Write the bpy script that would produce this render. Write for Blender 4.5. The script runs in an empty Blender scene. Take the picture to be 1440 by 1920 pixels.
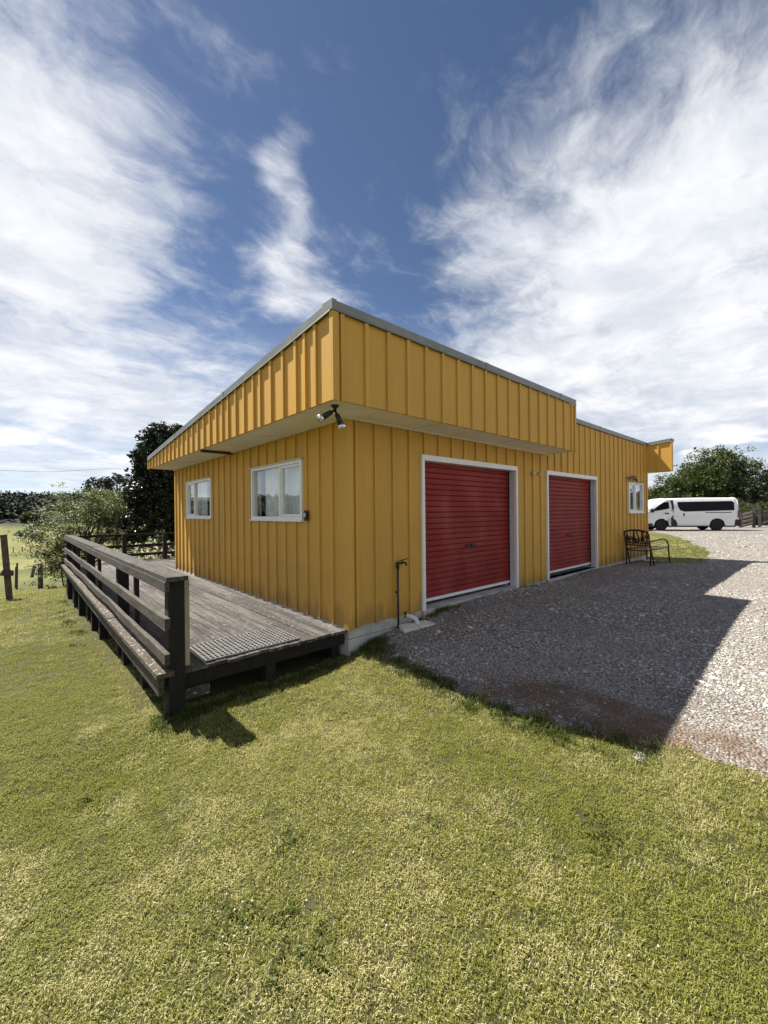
import bpy, math, random
import numpy as np
from math import radians, sin, cos, pi, atan2, asin, hypot
from mathutils import Vector, Matrix, Euler

# ------------------------------------------------------------------ camera, sky, sun, exposure
sc = bpy.context.scene
COL = sc.collection
rng = np.random.default_rng(11)
random.seed(11)

CAM = np.array([-2.737, -3.682, 1.646])
YAW = atan2(.7467, .6652)
ROLL = radians(.55)
FPX = 754.0
F0 = np.array([cos(YAW), sin(YAW), 0.0])
R0 = np.array([sin(YAW), -cos(YAW), 0.0])
U0 = np.array([0, 0, 1.0])
RV = R0*cos(ROLL) - U0*sin(ROLL)
UV = U0*cos(ROLL) + R0*sin(ROLL)

cam_d = bpy.data.cameras.new('camera')
cam = bpy.data.objects.new('camera', cam_d)
COL.objects.link(cam)
cam_d.sensor_fit = 'HORIZONTAL'
cam_d.sensor_width = 36.0
cam_d.lens = FPX/1440.0*36.0
cam_d.clip_start = .05
cam_d.clip_end = 6000
cam.matrix_world = Matrix(((RV[0], UV[0], -F0[0], CAM[0]), (RV[1], UV[1], -F0[1], CAM[1]),
                           (RV[2], UV[2], -F0[2], CAM[2]), (0, 0, 0, 1)))
sc.camera = cam

SUN = np.array([-.80, 2.40, 3.59]); SUN = SUN/np.linalg.norm(SUN)
sun_d = bpy.data.lights.new('sun', 'SUN')
sun_d.energy = 3.5
sun_d.angle = radians(.53)
sun_d.color = (1.0, .95, .86)
sun = bpy.data.objects.new('sun', sun_d)
COL.objects.link(sun)
sun.location = (-8, 24, 36)
sun.rotation_euler = Vector(SUN).to_track_quat('Z', 'Y').to_euler()

sc.view_settings.view_transform = 'Standard'
sc.view_settings.look = 'None'
sc.view_settings.exposure = 1.6
sc.view_settings.gamma = 1.0
sc.view_settings.use_curve_mapping = False


class NT:
    """small helper round a node tree"""
    def __init__(self, tree):
        self.t = tree
        self.L = tree.links

    def n(self, kind, **kw):
        nd = self.t.nodes.new(kind)
        for k, v in kw.items():
            setattr(nd, k, v)
        return nd

    def put(self, sock, v):
        if hasattr(v, 'is_output') or hasattr(v, 'links'):
            self.L.new(v, sock)
        else:
            sock.default_value = v

    def math(self, op, a, b=None, c=None, clamp=False):
        nd = self.n('ShaderNodeMath', operation=op, use_clamp=clamp)
        self.put(nd.inputs[0], a)
        if b is not None:
            self.put(nd.inputs[1], b)
        if c is not None:
            self.put(nd.inputs[2], c)
        return nd.outputs[0]

    def vmath(self, op, a, b=None):
        nd = self.n('ShaderNodeVectorMath', operation=op)
        self.put(nd.inputs[0], a)
        if b is not None:
            self.put(nd.inputs[1], b)
        return nd.outputs['Value'] if op in ('LENGTH', 'DOT_PRODUCT', 'DISTANCE') else nd.outputs[0]

    def smooth(self, v, a, b, lo=0.0, hi=1.0):
        nd = self.n('ShaderNodeMapRange', interpolation_type='SMOOTHSTEP')
        self.put(nd.inputs['Value'], v)
        nd.inputs['From Min'].default_value = a
        nd.inputs['From Max'].default_value = b
        nd.inputs['To Min'].default_value = lo
        nd.inputs['To Max'].default_value = hi
        return nd.outputs[0]

    def noise(self, vec, scale, detail=4.0, rough=.55, dist=0.0, dims='3D'):
        nd = self.n('ShaderNodeTexNoise', noise_dimensions=dims)
        if vec is not None:
            self.L.new(vec, nd.inputs['Vector'])
        nd.inputs['Scale'].default_value = scale
        nd.inputs['Detail'].default_value = detail
        nd.inputs['Roughness'].default_value = rough
        nd.inputs['Distortion'].default_value = dist
        return nd

    def mix(self, fac, a, b, blend='MIX'):
        nd = self.n('ShaderNodeMix', data_type='RGBA', blend_type=blend)
        self.put(nd.inputs[0], fac)
        self.put(nd.inputs[6], a if hasattr(a, 'links') else (*a, 1) if len(a) == 3 else a)
        self.put(nd.inputs[7], b if hasattr(b, 'links') else (*b, 1) if len(b) == 3 else b)
        return nd.outputs[2]

    def mapping(self, vec, loc=(0, 0, 0), rot=(0, 0, 0), scale=(1, 1, 1), kind='POINT'):
        nd = self.n('ShaderNodeMapping', vector_type=kind)
        self.L.new(vec, nd.inputs['Vector'])
        nd.inputs['Location'].default_value = loc
        nd.inputs['Rotation'].default_value = rot
        nd.inputs['Scale'].default_value = scale
        return nd.outputs[0]


world = bpy.data.worlds.new('World')
sc.world = world
world.use_nodes = True
world.node_tree.nodes.clear()
world.cycles.sampling_method = 'MANUAL'
world.cycles.sample_map_resolution = 512


def build_sky():
    w = NT(world.node_tree)
    sky = w.n('ShaderNodeTexSky', sky_type='NISHITA')
    sky.sun_disc = False
    sky.sun_elevation = asin(SUN[2])
    sky.sun_rotation = atan2(SUN[0], SUN[1])
    sky.altitude = 1200
    sky.air_density = .75
    sky.dust_density = .25
    sky.ozone_density = 3.0
    tc = w.n('ShaderNodeTexCoord')
    d = tc.outputs['Generated']
    sep = w.n('ShaderNodeSeparateXYZ'); w.L.new(d, sep.inputs[0])
    z = w.math('MAXIMUM', sep.outputs[2], 0.0)
    zz = w.math('ADD', z, .12)
    px = w.math('DIVIDE', sep.outputs[0], zz)
    py = w.math('DIVIDE', sep.outputs[1], zz)
    com = w.n('ShaderNodeCombineXYZ'); w.L.new(px, com.inputs[0]); w.L.new(py, com.inputs[1])
    p = com.outputs[0]
    # domain warp gives the torn, combed look of high cloud
    def warped(v, scale, amt, det=3):
        wn = w.noise(v, scale, det, .55)
        o = w.vmath('MULTIPLY', w.vmath('SUBTRACT', wn.outputs['Color'], (.5, .5, .5)), (amt, amt, 0))
        return w.vmath('ADD', v, o)
    pm = warped(p, 2.6, .34)            # bank outlines
    pw = warped(p, 1.5, .34)
    pw2 = warped(pw, 6.0, .07)
    streak = w.noise(w.mapping(pw2, rot=(0, 0, radians(-52)), scale=(1.0, 2.6, 1)), 2.8, 12, .68).outputs[0]
    puff = w.noise(pw2, 4.4, 12, .66).outputs[0]
    broad = w.noise(p, .8, 2, .5).outputs[0]
    # cloud banks placed on the cloud layer, unseen ones enlarged for fill light
    blobs = [  # cx, cy, rx, ry, rot, strength
        (-.02, 1.50, .46, .80, -6, 1.08), (-.85, 1.5, .80, 1.1, 0, .9), (.20, 2.7, 1.1, 1.1, 0, .95), (.0, .95, .26, .34, -20, .40),
        (1.62, .36, .92, .56, 6, 1.0), (2.7, .30, 1.4, 1.3, 0, 1.0), (1.22, .18, .40, .32, -30, .72), (1.12, .62, .30, .30, 0, .66),
        (1.95, .98, .85, .50, 30, 1.0), (.75, 1.30, .16, .30, -32, .78), (.60, 1.08, .06, .26, -26, .55), (.50, .93, .06, .20, -24, .50), (.56, 1.9, .16, .60, -50, .40),
        (-1.6, -.7, 1.2, 1.1, 20, .95), (.9, -1.5, 1.4, 1.1, 0, 1.0), (-1.0, -2.6, 1.3, 1.0, 0, .9), (2.8, -1.4, 1.6, 1.4, 0, 1.0), (-2.6, .6, 1.3, 1.4, 0, .95)]  # banks out of view, some enlarged to add fill on shaded walls
    total = None
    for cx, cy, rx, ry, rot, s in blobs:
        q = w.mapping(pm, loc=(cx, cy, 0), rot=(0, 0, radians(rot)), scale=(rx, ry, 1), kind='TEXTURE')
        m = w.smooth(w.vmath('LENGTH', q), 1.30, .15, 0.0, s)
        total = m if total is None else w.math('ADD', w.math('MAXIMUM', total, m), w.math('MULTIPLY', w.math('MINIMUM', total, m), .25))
    n1 = w.math('MULTIPLY_ADD', streak, 1.05, -.525)
    n2 = w.math('MULTIPLY_ADD', puff, 1.35, -.675)
    n3 = w.math('MULTIPLY_ADD', broad, .4, -.2)
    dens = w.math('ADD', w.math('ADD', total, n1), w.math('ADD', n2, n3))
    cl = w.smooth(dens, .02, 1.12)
    veil = w.smooth(z, .46, .04, 0.0, .88)
    veil = w.math('MULTIPLY', veil, w.smooth(w.noise(w.mapping(d, scale=(1, 1, 7)), 2.4, 6, .6).outputs[0], .28, .62, .35, 1.0))
    cl = w.math('SUBTRACT', w.math('ADD', cl, veil), w.math('MULTIPLY', cl, veil))
    # small fair-weather puffs low over the horizon
    lo = w.noise(w.mapping(d, scale=(1, 1, 3.0)), 6.5, 7, .55).outputs[0]
    lowband = w.math('MULTIPLY', w.smooth(z, .06, .11), w.smooth(z, .21, .15))
    pf = w.math('MULTIPLY', w.smooth(lo, .52, .64), lowband)
    # cloud radiance: thick parts a little greyer
    ctex = w.noise(pw2, 2.6, 8, .62).outputs[0]
    cshade = w.smooth(ctex, .32, .68, 0.0, 1.0)
    ccol = w.mix(cshade, (.248, .262, .288), (.348, .349, .354))
    bgs = w.n('ShaderNodeVectorMath', operation='SCALE')
    w.L.new(sky.outputs[0], bgs.inputs[0]); bgs.inputs['Scale'].default_value = SKY
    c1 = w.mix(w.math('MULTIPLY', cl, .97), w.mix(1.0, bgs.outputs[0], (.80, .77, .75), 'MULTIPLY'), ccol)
    c2 = w.mix(w.math('MULTIPLY', pf, .8), c1, (.365, .365, .365))
    bg = w.n('ShaderNodeBackground'); w.L.new(c2, bg.inputs[0]); bg.inputs[1].default_value = 1.0
    out = w.n('ShaderNodeOutputWorld'); w.L.new(bg.outputs[0], out.inputs[0])


SKY = .05
build_sky()


# ------------------------------------------------------------------ helpers
def tag(o, label=None, cat=None, group=None, kind=None):
    if label: o['label'] = label
    if cat: o['category'] = cat
    if group: o['group'] = group
    if kind: o['kind'] = kind
    return o


def empty(name, loc=(0, 0, 0), rz=0.0, **kw):
    o = bpy.data.objects.new(name, None)
    COL.objects.link(o)
    o.empty_display_size = .2
    o.location = loc
    o.rotation_euler = (0, 0, rz)
    return tag(o, **kw)


def link(name, me, mat=None, parent=None, loc=None, rot=None, scale=None, **kw):
    if mat is not None and len(me.materials) == 0:
        me.materials.append(mat)
    o = bpy.data.objects.new(name, me)
    COL.objects.link(o)
    if parent is not None:
        o.parent = parent
    if loc is not None: o.location = loc
    if rot is not None: o.rotation_euler = rot
    if scale is not None: o.scale = scale
    return tag(o, **kw)


class MB:
    """collects boxes, tubes, sheets into one mesh"""
    def __init__(self):
        self.v = []; self.f = []; self.smooth_from = None

    def add(self, vs, fs):
        b = len(self.v)
        self.v += [tuple(float(c) for c in q) for q in vs]
        self.f += [tuple(b+i for i in q) for q in fs]
        return self

    def box(self, x0, x1, y0, y1, z0, z1, M=None):
        vs = [(x0, y0, z0), (x1, y0, z0), (x1, y1, z0), (x0, y1, z0), (x0, y0, z1), (x1, y0, z1), (x1, y1, z1), (x0, y1, z1)]
        if M is not None: vs = [M @ Vector(q) for q in vs]
        return self.add(vs, [(0, 3, 2, 1), (4, 5, 6, 7), (0, 1, 5, 4), (1, 2, 6, 5), (2, 3, 7, 6), (3, 0, 4, 7)])

    def hexa(self, vs):
        return self.add(vs, [(0, 3, 2, 1), (4, 5, 6, 7), (0, 1, 5, 4), (1, 2, 6, 5), (2, 3, 7, 6), (3, 0, 4, 7)])

    def bar(self, a, b, w, h, up=(0, 0, 1)):
        a = Vector(a); b = Vector(b); d = (b-a).normalized(); up = Vector(up)
        s = d.cross(up)
        if s.length < 1e-4: s = d.cross(Vector((1, 0, 0)))
        s.normalize(); u = s.cross(d).normalized()
        vs = []
        for e in (a, b):
            for i, j in ((-1, -1), (1, -1), (1, 1), (-1, 1)):
                vs.append(e + s*(i*w/2) + u*(j*h/2))
        return self.add(vs, [(0, 1, 2, 3), (7, 6, 5, 4), (0, 4, 5, 1), (1, 5, 6, 2), (2, 6, 7, 3), (3, 7, 4, 0)])

    def tube(self, pts, rad, n=8, cap=True):
        pts = [Vector(q) for q in pts]
        if not hasattr(rad, '__len__'): rad = [rad]*len(pts)
        b = len(self.v); side = None
        for i, q in enumerate(pts):
            d = (pts[min(i+1, len(pts)-1)] - pts[max(i-1, 0)]).normalized()
            if side is None:
                side = d.cross(Vector((0, 0, 1)))
                if side.length < 1e-3: side = d.cross(Vector((1, 0, 0)))
            side = (side - d*side.dot(d)).normalized(); u = d.cross(side)
            for k in range(n):
                a = 2*pi*k/n
                w = q + side*(cos(a)*rad[i]) + u*(sin(a)*rad[i])
                self.v.append((w.x, w.y, w.z))
        for i in range(len(pts)-1):
            for k in range(n):
                k2 = (k+1) % n
                self.f.append((b+i*n+k, b+i*n+k2, b+(i+1)*n+k2, b+(i+1)*n+k))
        if cap:
            self.f.append(tuple(b+k for k in range(n))[::-1])
            self.f.append(tuple(b+(len(pts)-1)*n+k for k in range(n)))
        return self

    def lathe(self, prof, n=12, M=None):
        """prof: list of (r, z)"""
        b = len(self.v)
        for r, z in prof:
            for k in range(n):
                q = Vector((r*cos(2*pi*k/n), r*sin(2*pi*k/n), z))
                if M is not None: q = M @ q
                self.v.append((q.x, q.y, q.z))
        for i in range(len(prof)-1):
            for k in range(n):
                k2 = (k+1) % n
                self.f.append((b+i*n+k, b+i*n+k2, b+(i+1)*n+k2, b+(i+1)*n+k))
        self.f.append(tuple(b+k for k in range(n))[::-1])
        self.f.append(tuple(b+(len(prof)-1)*n+k for k in range(n)))
        return self

    def mesh(self, name, smooth=False):
        me = bpy.data.meshes.new(name)
        me.from_pydata(self.v, [], self.f)
        if smooth:
            for q in me.polygons: q.use_smooth = True
        me.update()
        return me

    def build(self, name, mat, parent=None, smooth=False, **kw):
        return link(name, self.mesh(name, smooth), mat, parent, **kw)


def np_mesh(name, V, Q, smooth=False):
    V = np.asarray(V, dtype=np.float32); Q = np.asarray(Q, dtype=np.int32)
    k = Q.shape[1]
    me = bpy.data.meshes.new(name)
    me.vertices.add(len(V)); me.vertices.foreach_set('co', V.ravel())
    me.loops.add(Q.size); me.loops.foreach_set('vertex_index', Q.ravel())
    me.polygons.add(len(Q))
    me.polygons.foreach_set('loop_start', np.arange(0, Q.size, k, dtype=np.int32))
    me.polygons.foreach_set('loop_total', np.full(len(Q), k, dtype=np.int32))
    if smooth: me.polygons.foreach_set('use_smooth', np.ones(len(Q), dtype=bool))
    me.update(calc_edges=True)
    return me


def vnoise(x, y, seed=0):
    """cheap smooth value noise for numpy arrays, about -1..1"""
    x = np.asarray(x, float); y = np.asarray(y, float)
    xi = np.floor(x).astype(np.int64); yi = np.floor(y).astype(np.int64)
    fx = x-xi; fy = y-yi
    fx = fx*fx*(3-2*fx); fy = fy*fy*(3-2*fy)
    def h(a, b):
        n = (a*374761393 + b*668265263 + seed*1274126177) & 0xffffffff
        n = ((n ^ (n >> 13))*1274126177) & 0xffffffff
        return ((n ^ (n >> 16)) & 0xffff)/32767.5 - 1
    return (h(xi, yi)*(1-fx)+h(xi+1, yi)*fx)*(1-fy)+(h(xi, yi+1)*(1-fx)+h(xi+1, yi+1)*fx)*fy


# ------------------------------------------------------------------ materials
MATS = {}


def mat(name, base, rough=.6, var=0.0, vscale=6.0, stretch=(1, 1, 1), alt=None, altfac=(.5, .7), altscale=3.0,
        bump=0.0, bscale=40.0, spec=.5, metal=0.0, coat=0.0, speck=None, speckscale=60, speckt=(.62, .70), rotz=0.0, objrand=0.0):
    m = bpy.data.materials.new(name); m.use_nodes = True
    t = NT(m.node_tree)
    b = m.node_tree.nodes['Principled BSDF']
    b.inputs['Roughness'].default_value = rough
    b.inputs['Specular IOR Level'].default_value = spec
    b.inputs['Metallic'].default_value = metal
    b.inputs['Coat Weight'].default_value = coat
    geo = t.n('ShaderNodeNewGeometry')
    vec = geo.outputs['Position']
    if stretch != (1, 1, 1) or rotz:
        vec = t.mapping(vec, rot=(0, 0, rotz), scale=stretch)
    col = (*base, 1)
    if alt is not None:
        a = t.noise(vec, altscale, 5, .6).outputs[0]
        col = t.mix(t.smooth(a, altfac[0], altfac[1]), base, alt)
    if var > 0:
        v = t.noise(vec, vscale, 6, .6).outputs[0]
        g = t.smooth(v, .25, .75, 1-var, 1+var)
        cc = t.n('ShaderNodeCombineColor')
        for i in range(3): t.L.new(g, cc.inputs[i])
        col = t.mix(1.0, col, cc.outputs[0], 'MULTIPLY')
    if objrand > 0:
        oi = t.n('ShaderNodeObjectInfo')
        g = t.math('MULTIPLY_ADD', oi.outputs['Random'], 2*objrand, 1-objrand)
        cc = t.n('ShaderNodeCombineColor')
        for i in range(3): t.L.new(g, cc.inputs[i])
        col = t.mix(1.0, col, cc.outputs[0], 'MULTIPLY')
    if speck is not None:
        s = t.noise(geo.outputs['Position'], speckscale, 4, .6).outputs[0]
        col = t.mix(t.smooth(s, speckt[0], speckt[1]), col, speck)
    t.put(b.inputs['Base Color'], col)
    if bump > 0:
        bn = t.noise(vec, bscale, 6, .6).outputs[0]
        bp = t.n('ShaderNodeBump'); bp.inputs['Strength'].default_value = min(1, bump)
        bp.inputs['Distance'].default_value = .01*max(1, bump)
        t.L.new(bn, bp.inputs['Height']); t.L.new(bp.outputs[0], b.inputs['Normal'])
    MATS[name] = m
    return m


def paint_mat():
    m = bpy.data.materials.new('mustard_paint'); m.use_nodes = True
    t = NT(m.node_tree); b = m.node_tree.nodes['Principled BSDF']
    P = t.n('ShaderNodeNewGeometry').outputs['Position']
    big = t.noise(P, .9, 4, .55).outputs[0]
    col = t.mix(t.smooth(big, .35, .65), (.65, .375, .070), (.60, .35, .078))
    grain = t.noise(t.mapping(P, scale=(26, 26, 1.1)), 1.6, 6, .65).outputs[0]
    col = t.mix(t.smooth(grain, .35, .65, .16, 0), col, (.42, .225, .045))
    oi = t.n('ShaderNodeObjectInfo')
    g = t.math('MULTIPLY_ADD', oi.outputs['Random'], .14, .93)
    cc = t.n('ShaderNodeCombineColor')
    for i in range(3): t.L.new(g, cc.inputs[i])
    col = t.mix(1.0, col, cc.outputs[0], 'MULTIPLY')
    # rain-splash grime on the lowest boards, drips under the flashing
    sp = t.n('ShaderNodeSeparateXYZ'); t.L.new(P, sp.inputs[0])
    ns = t.noise(t.mapping(P, scale=(7, 7, 1.4)), 1.0, 6, .65).outputs[0]
    low = t.smooth(t.math('ADD', sp.outputs[2], t.math('MULTIPLY', ns, -.75)), .22, -.06, 0, .55)
    col = t.mix(low, col, (.22, .135, .055))
    blot = t.noise(P, 11, 5, .7).outputs[0]
    col = t.mix(t.smooth(blot, .66, .76, 0, .35), col, (.40, .22, .06))
    t.L.new(col, b.inputs['Base Color'])
    b.inputs['Roughness'].default_value = .68; b.inputs['Specular IOR Level'].default_value = .3
    bp = t.n('ShaderNodeBump'); bp.inputs['Strength'].default_value = .35; bp.inputs['Distance'].default_value = .004
    t.L.new(grain, bp.inputs['Height']); t.L.new(bp.outputs[0], b.inputs['Normal'])
    return m


M_yellow = paint_mat()
M_white = mat('white_trim', (.82, .82, .81), .45, var=.05, vscale=5)
M_reveal = mat('grey_reveal', (.60, .61, .64), .55, var=.06)
M_soffit = mat('soffit_paint', (.76, .73, .62), .7, var=.08, vscale=2)
M_bead = mat('soffit_bead', (.62, .56, .42), .6, var=.06)
M_red = mat('red_roller', (.24, .024, .020), .55, spec=.2, var=.16, vscale=1.6, stretch=(1.6, 1, 1), objrand=.08, alt=(.28, .060, .050), altfac=(.45, .75), altscale=1.1, speck=(.30, .13, .11), speckscale=26, speckt=(.70, .80), bump=.25, bscale=6)
M_cap = mat('grey_flashing', (.20, .21, .19), .45, var=.15, vscale=4, metal=.35)
M_roof = mat('roof_sheet', (.24, .25, .24), .5, var=.1, metal=.3)
M_conc = mat('concrete', (.47, .455, .42), .85, var=.28, vscale=5, alt=(.33, .315, .285), altscale=2.2, bump=.5, bscale=60)
M_slab = mat('pale_slab', (.70, .69, .64), .8, var=.15, vscale=14, bump=.3)
M_black = mat('black_plastic', (.012, .012, .013), .4)
M_rubber = mat('rubber', (.12, .117, .108), .75, var=.3, vscale=14)
M_chrome = mat('lamp_reflector', (.75, .75, .76), .15, metal=.9)
M_lens = mat('grey_face', (.45, .47, .5), .3)
M_beige = mat('beige_plastic', (.50, .42, .26), .5)
M_maroon = mat('maroon_metal', (.07, .018, .014), .45, var=.2, vscale=20)
M_brownbar = mat('dark_brown_paint', (.055, .025, .018), .5)
M_pipe = mat('white_pipe', (.68, .67, .62), .45, var=.08, vscale=20)
M_dpipe = mat('dark_pipe', (.018, .019, .016), .5, var=.2)
M_brass = mat('aged_brass', (.035, .024, .014), .5, metal=.4)
M_bench = mat('bench_iron', (.050, .017, .012), .5, var=.3, vscale=30)
M_benchd = mat('bench_frame', (.014, .017, .015), .45)
M_benchs = mat('bench_slat', (.18, .19, .17), .4)
M_deck = mat('deck_timber', (.098, .090, .078), .85, var=.45, vscale=3.0, stretch=(9, .7, 1), alt=(.042, .034, .030), altfac=(.42, .56),
             altscale=.55, bump=.8, bscale=25, speck=(.21, .198, .175), speckscale=24, speckt=(.57, .68), objrand=.15)
M_rail = mat('weathered_rail', (.052, .046, .037), .88, var=.55, vscale=3.5, stretch=(6, 1, 6), bump=.6, bscale=22,
             speck=(.26, .25, .21), speckscale=30, speckt=(.60, .72), objrand=.15)
M_lichen = mat('lichen_plank', (.070, .056, .042), .9, var=.35, vscale=4, stretch=(5, 1, 5), alt=(.12, .075, .036), altscale=5, bump=.6,
               bscale=25, speck=(.38, .37, .32), speckscale=26, speckt=(.57, .66))
M_dark = mat('dark_timber', (.011, .0095, .008), .9, var=.4, vscale=4, stretch=(5, 5, 1), bump=.5, bscale=20, objrand=.15)
M_strip = mat('pale_strip', (.30, .25, .17), .8, var=.2, vscale=5, stretch=(4, 4, 1))
M_post = mat('fence_timber', (.085, .068, .055), .9, var=.45, vscale=5, stretch=(6, 6, 1), bump=.6, bscale=20, objrand=.2)
M_gate = mat('gate_timber', (.24, .21, .17), .85, var=.3, vscale=5, bump=.4)
M_gated = mat('gate_dark', (.06, .055, .048), .85, var=.3, vscale=5, bump=.4)
M_van = mat('white_car_paint', (.82, .82, .83), .28, var=.03, vscale=2, coat=.4)
M_vglass = mat('tinted_glass', (.006, .006, .008), .10, spec=.12)
M_vdark = mat('dark_trim', (.014, .014, .015), .6)
M_tyre = mat('tyre', (.012, .012, .012), .8)
M_tail = mat('tail_lamp', (.18, .01, .01), .2)
M_bark = mat('bark', (.10, .085, .07), .9, var=.4, vscale=6, stretch=(4, 4, 1), bump=.7, bscale=15)
M_wire = mat('cable', (.03, .03, .03), .6)
M_cow = mat('dark_hide', (.018, .014, .012), .7)
M_cream = mat('curtain', (.88, .88, .85), .9, var=.04)
M_room = mat('room_lining', (.20, .19, .18), .9)


def glass_mat():
    m = bpy.data.materials.new('window_glass'); m.use_nodes = True
    t = NT(m.node_tree); m.node_tree.nodes.clear()
    fr = t.n('ShaderNodeFresnel'); fr.inputs[0].default_value = 1.55
    gg = t.n('ShaderNodeNewGeometry')
    f2 = t.math('MULTIPLY_ADD', fr.outputs[0], 1.5, .07, clamp=True)
    f2 = t.math('MULTIPLY', f2, t.math('SUBTRACT', 1.0, gg.outputs['Backfacing']))
    tr = t.n('ShaderNodeBsdfTransparent'); tr.inputs[0].default_value = (.95, .97, .97, 1)
    gl = t.n('ShaderNodeBsdfGlossy'); gl.inputs['Roughness'].default_value = .012
    gl.inputs[0].default_value = (.95, .97, 1, 1)
    mx = t.n('ShaderNodeMixShader')
    t.L.new(f2, mx.inputs[0]); t.L.new(tr.outputs[0], mx.inputs[1]); t.L.new(gl.outputs[0], mx.inputs[2])
    o = t.n('ShaderNodeOutputMaterial'); t.L.new(mx.outputs[0], o.inputs[0])
    return m


M_glass = glass_mat()


def leaf_mat(name, c1, c2, trans=.25, rough=.5, spec=.3, c3=None):
    """c1..c2 over single leaves, c3 for a few odd leaves"""
    m = bpy.data.materials.new(name); m.use_nodes = True
    t = NT(m.node_tree); m.node_tree.nodes.clear()
    geo = t.n('ShaderNodeNewGeometry')
    r = geo.outputs['Random Per Island']
    col = t.mix(r, c1, c2)
    nz = t.noise(geo.outputs['Position'], 1.1, 3, .5).outputs[0]
    col = t.mix(1.0, col, t.mix(t.smooth(nz, .3, .7), (.72, .76, .72), (1.25, 1.2, 1.15)), 'MULTIPLY')
    if c3 is not None:
        w = t.n('ShaderNodeTexWhiteNoise', noise_dimensions='1D'); t.L.new(r, w.inputs['W'])
        col = t.mix(t.smooth(w.outputs[0], .86, .9), col, c3)
    p = t.n('ShaderNodeBsdfPrincipled'); t.L.new(col, p.inputs['Base Color'])
    p.inputs['Roughness'].default_value = rough; p.inputs['Specular IOR Level'].default_value = spec
    tl = t.n('ShaderNodeBsdfTranslucent')
    t.L.new(t.mix(1.0, col, (1.15, 1.2, .7), 'MULTIPLY'), tl.inputs[0])
    mx = t.n('ShaderNodeMixShader'); mx.inputs[0].default_value = trans
    t.L.new(p.outputs[0], mx.inputs[1]); t.L.new(tl.outputs[0], mx.inputs[2])
    o = t.n('ShaderNodeOutputMaterial'); t.L.new(mx.outputs[0], o.inputs[0])
    return m


# ------------------------------------------------------------------ terrain
CP = np.array([
    (0, 0, 0), (-.3, -.35, 0.0), (.27, -.05, .10), (.7, -.05, .175), (1.13, -.05, .215), (1.7, -.05, .29), (2.5, -.05, .305),
    (3.4, -.05, .305), (4.8, -.03, .265), (6.8, -.03, .295), (8.2, -.03, .245), (9.3, -.03, .24), (10.8, -.03, .18), (12, 2, .16),
    (.25, -2.9, .10), (5.5, -2.8, .24), (2.5, -2.5, .19), (1.0, -1.3, .12), (-2.7, -3.7, 0), (-1, -1.6, .01), (0, -5.5, .06), (3, -6, .16), (8, -6, .27),
    (12, -3, .25), (16, 0, .27), (22, -6, .3), (22, 6, .26),
    (-1.8, 0, -.045), (-1.88, .85, -.04), (-1.88, 2.2, -.12), (-1.88, 3.6, -.22), (-1.88, 5, -.27), (-1.88, 6.4, -.36), (-1.88, 8.8, -.40), (-1.9, 10.3, -.48),
    (-3.05, 11.7, -.72), (-3, 5, -.36), (-4, 0, -.15), (-6, 5, -.65), (-8, -3, -.40), (-6, -9, -.2), (-6, 12, -1.0), (0, 12, -.55), (4, 12, -.4), (8, 10, -.1),
    (5, 5, .05), (0, 4, -.15), (2, -12, .1), (12, -12, .3), (-1, 15.5, -.95), (-10, 4, -1.0)], float)


def tps_fit(P):
    n = len(P)
    d = np.hypot(P[:, None, 0]-P[None, :, 0], P[:, None, 1]-P[None, :, 1])
    K = np.where(d > 0, d*d*np.log(d+1e-12), 0) + np.eye(n)*.02
    A = np.zeros((n+3, n+3)); A[:n, :n] = K
    A[:n, n] = 1; A[:n, n+1:] = P[:, :2]; A[n, :n] = 1; A[n+1:, :n] = P[:, :2].T
    return np.linalg.solve(A, np.append(P[:, 2], [0, 0, 0]))


TW = tps_fit(CP)
VY = np.array([-2000, 8, 12, 18.7, 24, 45, 75, 110, 160, 240, 400, 650, 2500.])
VZ = np.array([-.3, -.3, -.75, -1.5, -2.0, -4.0, -6.3, -8.5, -8.7, -4.5, 9, 27, 60.])


def ground(x, y):
    x = np.atleast_1d(np.asarray(x, float)); y = np.atleast_1d(np.asarray(y, float))
    out = np.zeros_like(x)
    n = len(CP)
    for s in range(0, len(x), 20000):
        xs = x[s:s+20000]; ys = y[s:s+20000]
        d = np.hypot(xs[:, None]-CP[None, :, 0], ys[:, None]-CP[None, :, 1])
        near = np.where(d > 0, d*d*np.log(d+1e-12), 0) @ TW[:n] + TW[n] + TW[n+1]*xs + TW[n+2]*ys
        r = np.hypot(xs, ys)
        rr = np.hypot(xs-CAM[0], ys-CAM[1])
        ang = np.degrees(np.arctan2(ys-CAM[1], xs-CAM[0]))      # 0 = along the drive, 90 = down the valley
        w = np.clip((np.abs(ang)-22)/36, 0, 1); w = w*w*(3-2*w)
        valley = np.interp(rr-3.7, VY, VZ)
        level = np.interp(rr, [0, 25, 40, 150, 300, 600, 2500], [.25, .325, .35, .6, 3, 22, 60])
        far = valley*w + level*(1-w)
        far += np.clip((rr-60)/300, 0, 1)*3.0*vnoise(xs/70, ys/70, 3)
        k = np.clip((np.maximum(np.abs(xs-4)/1.0, np.abs(ys-1)*1.15)-12)/7, 0, 1); k = k*k*(3-2*k)
        near = np.clip(near, -3, 1.2)
        z = near*(1-k) + far*k
        z += .010*vnoise(xs*1.3, ys*1.3, 1) + .006*vnoise(xs*3.1, ys*3.1, 2)
        out[s:s+20000] = z
    return out


def gz(x, y):
    return float(ground([x], [y])[0])


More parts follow.
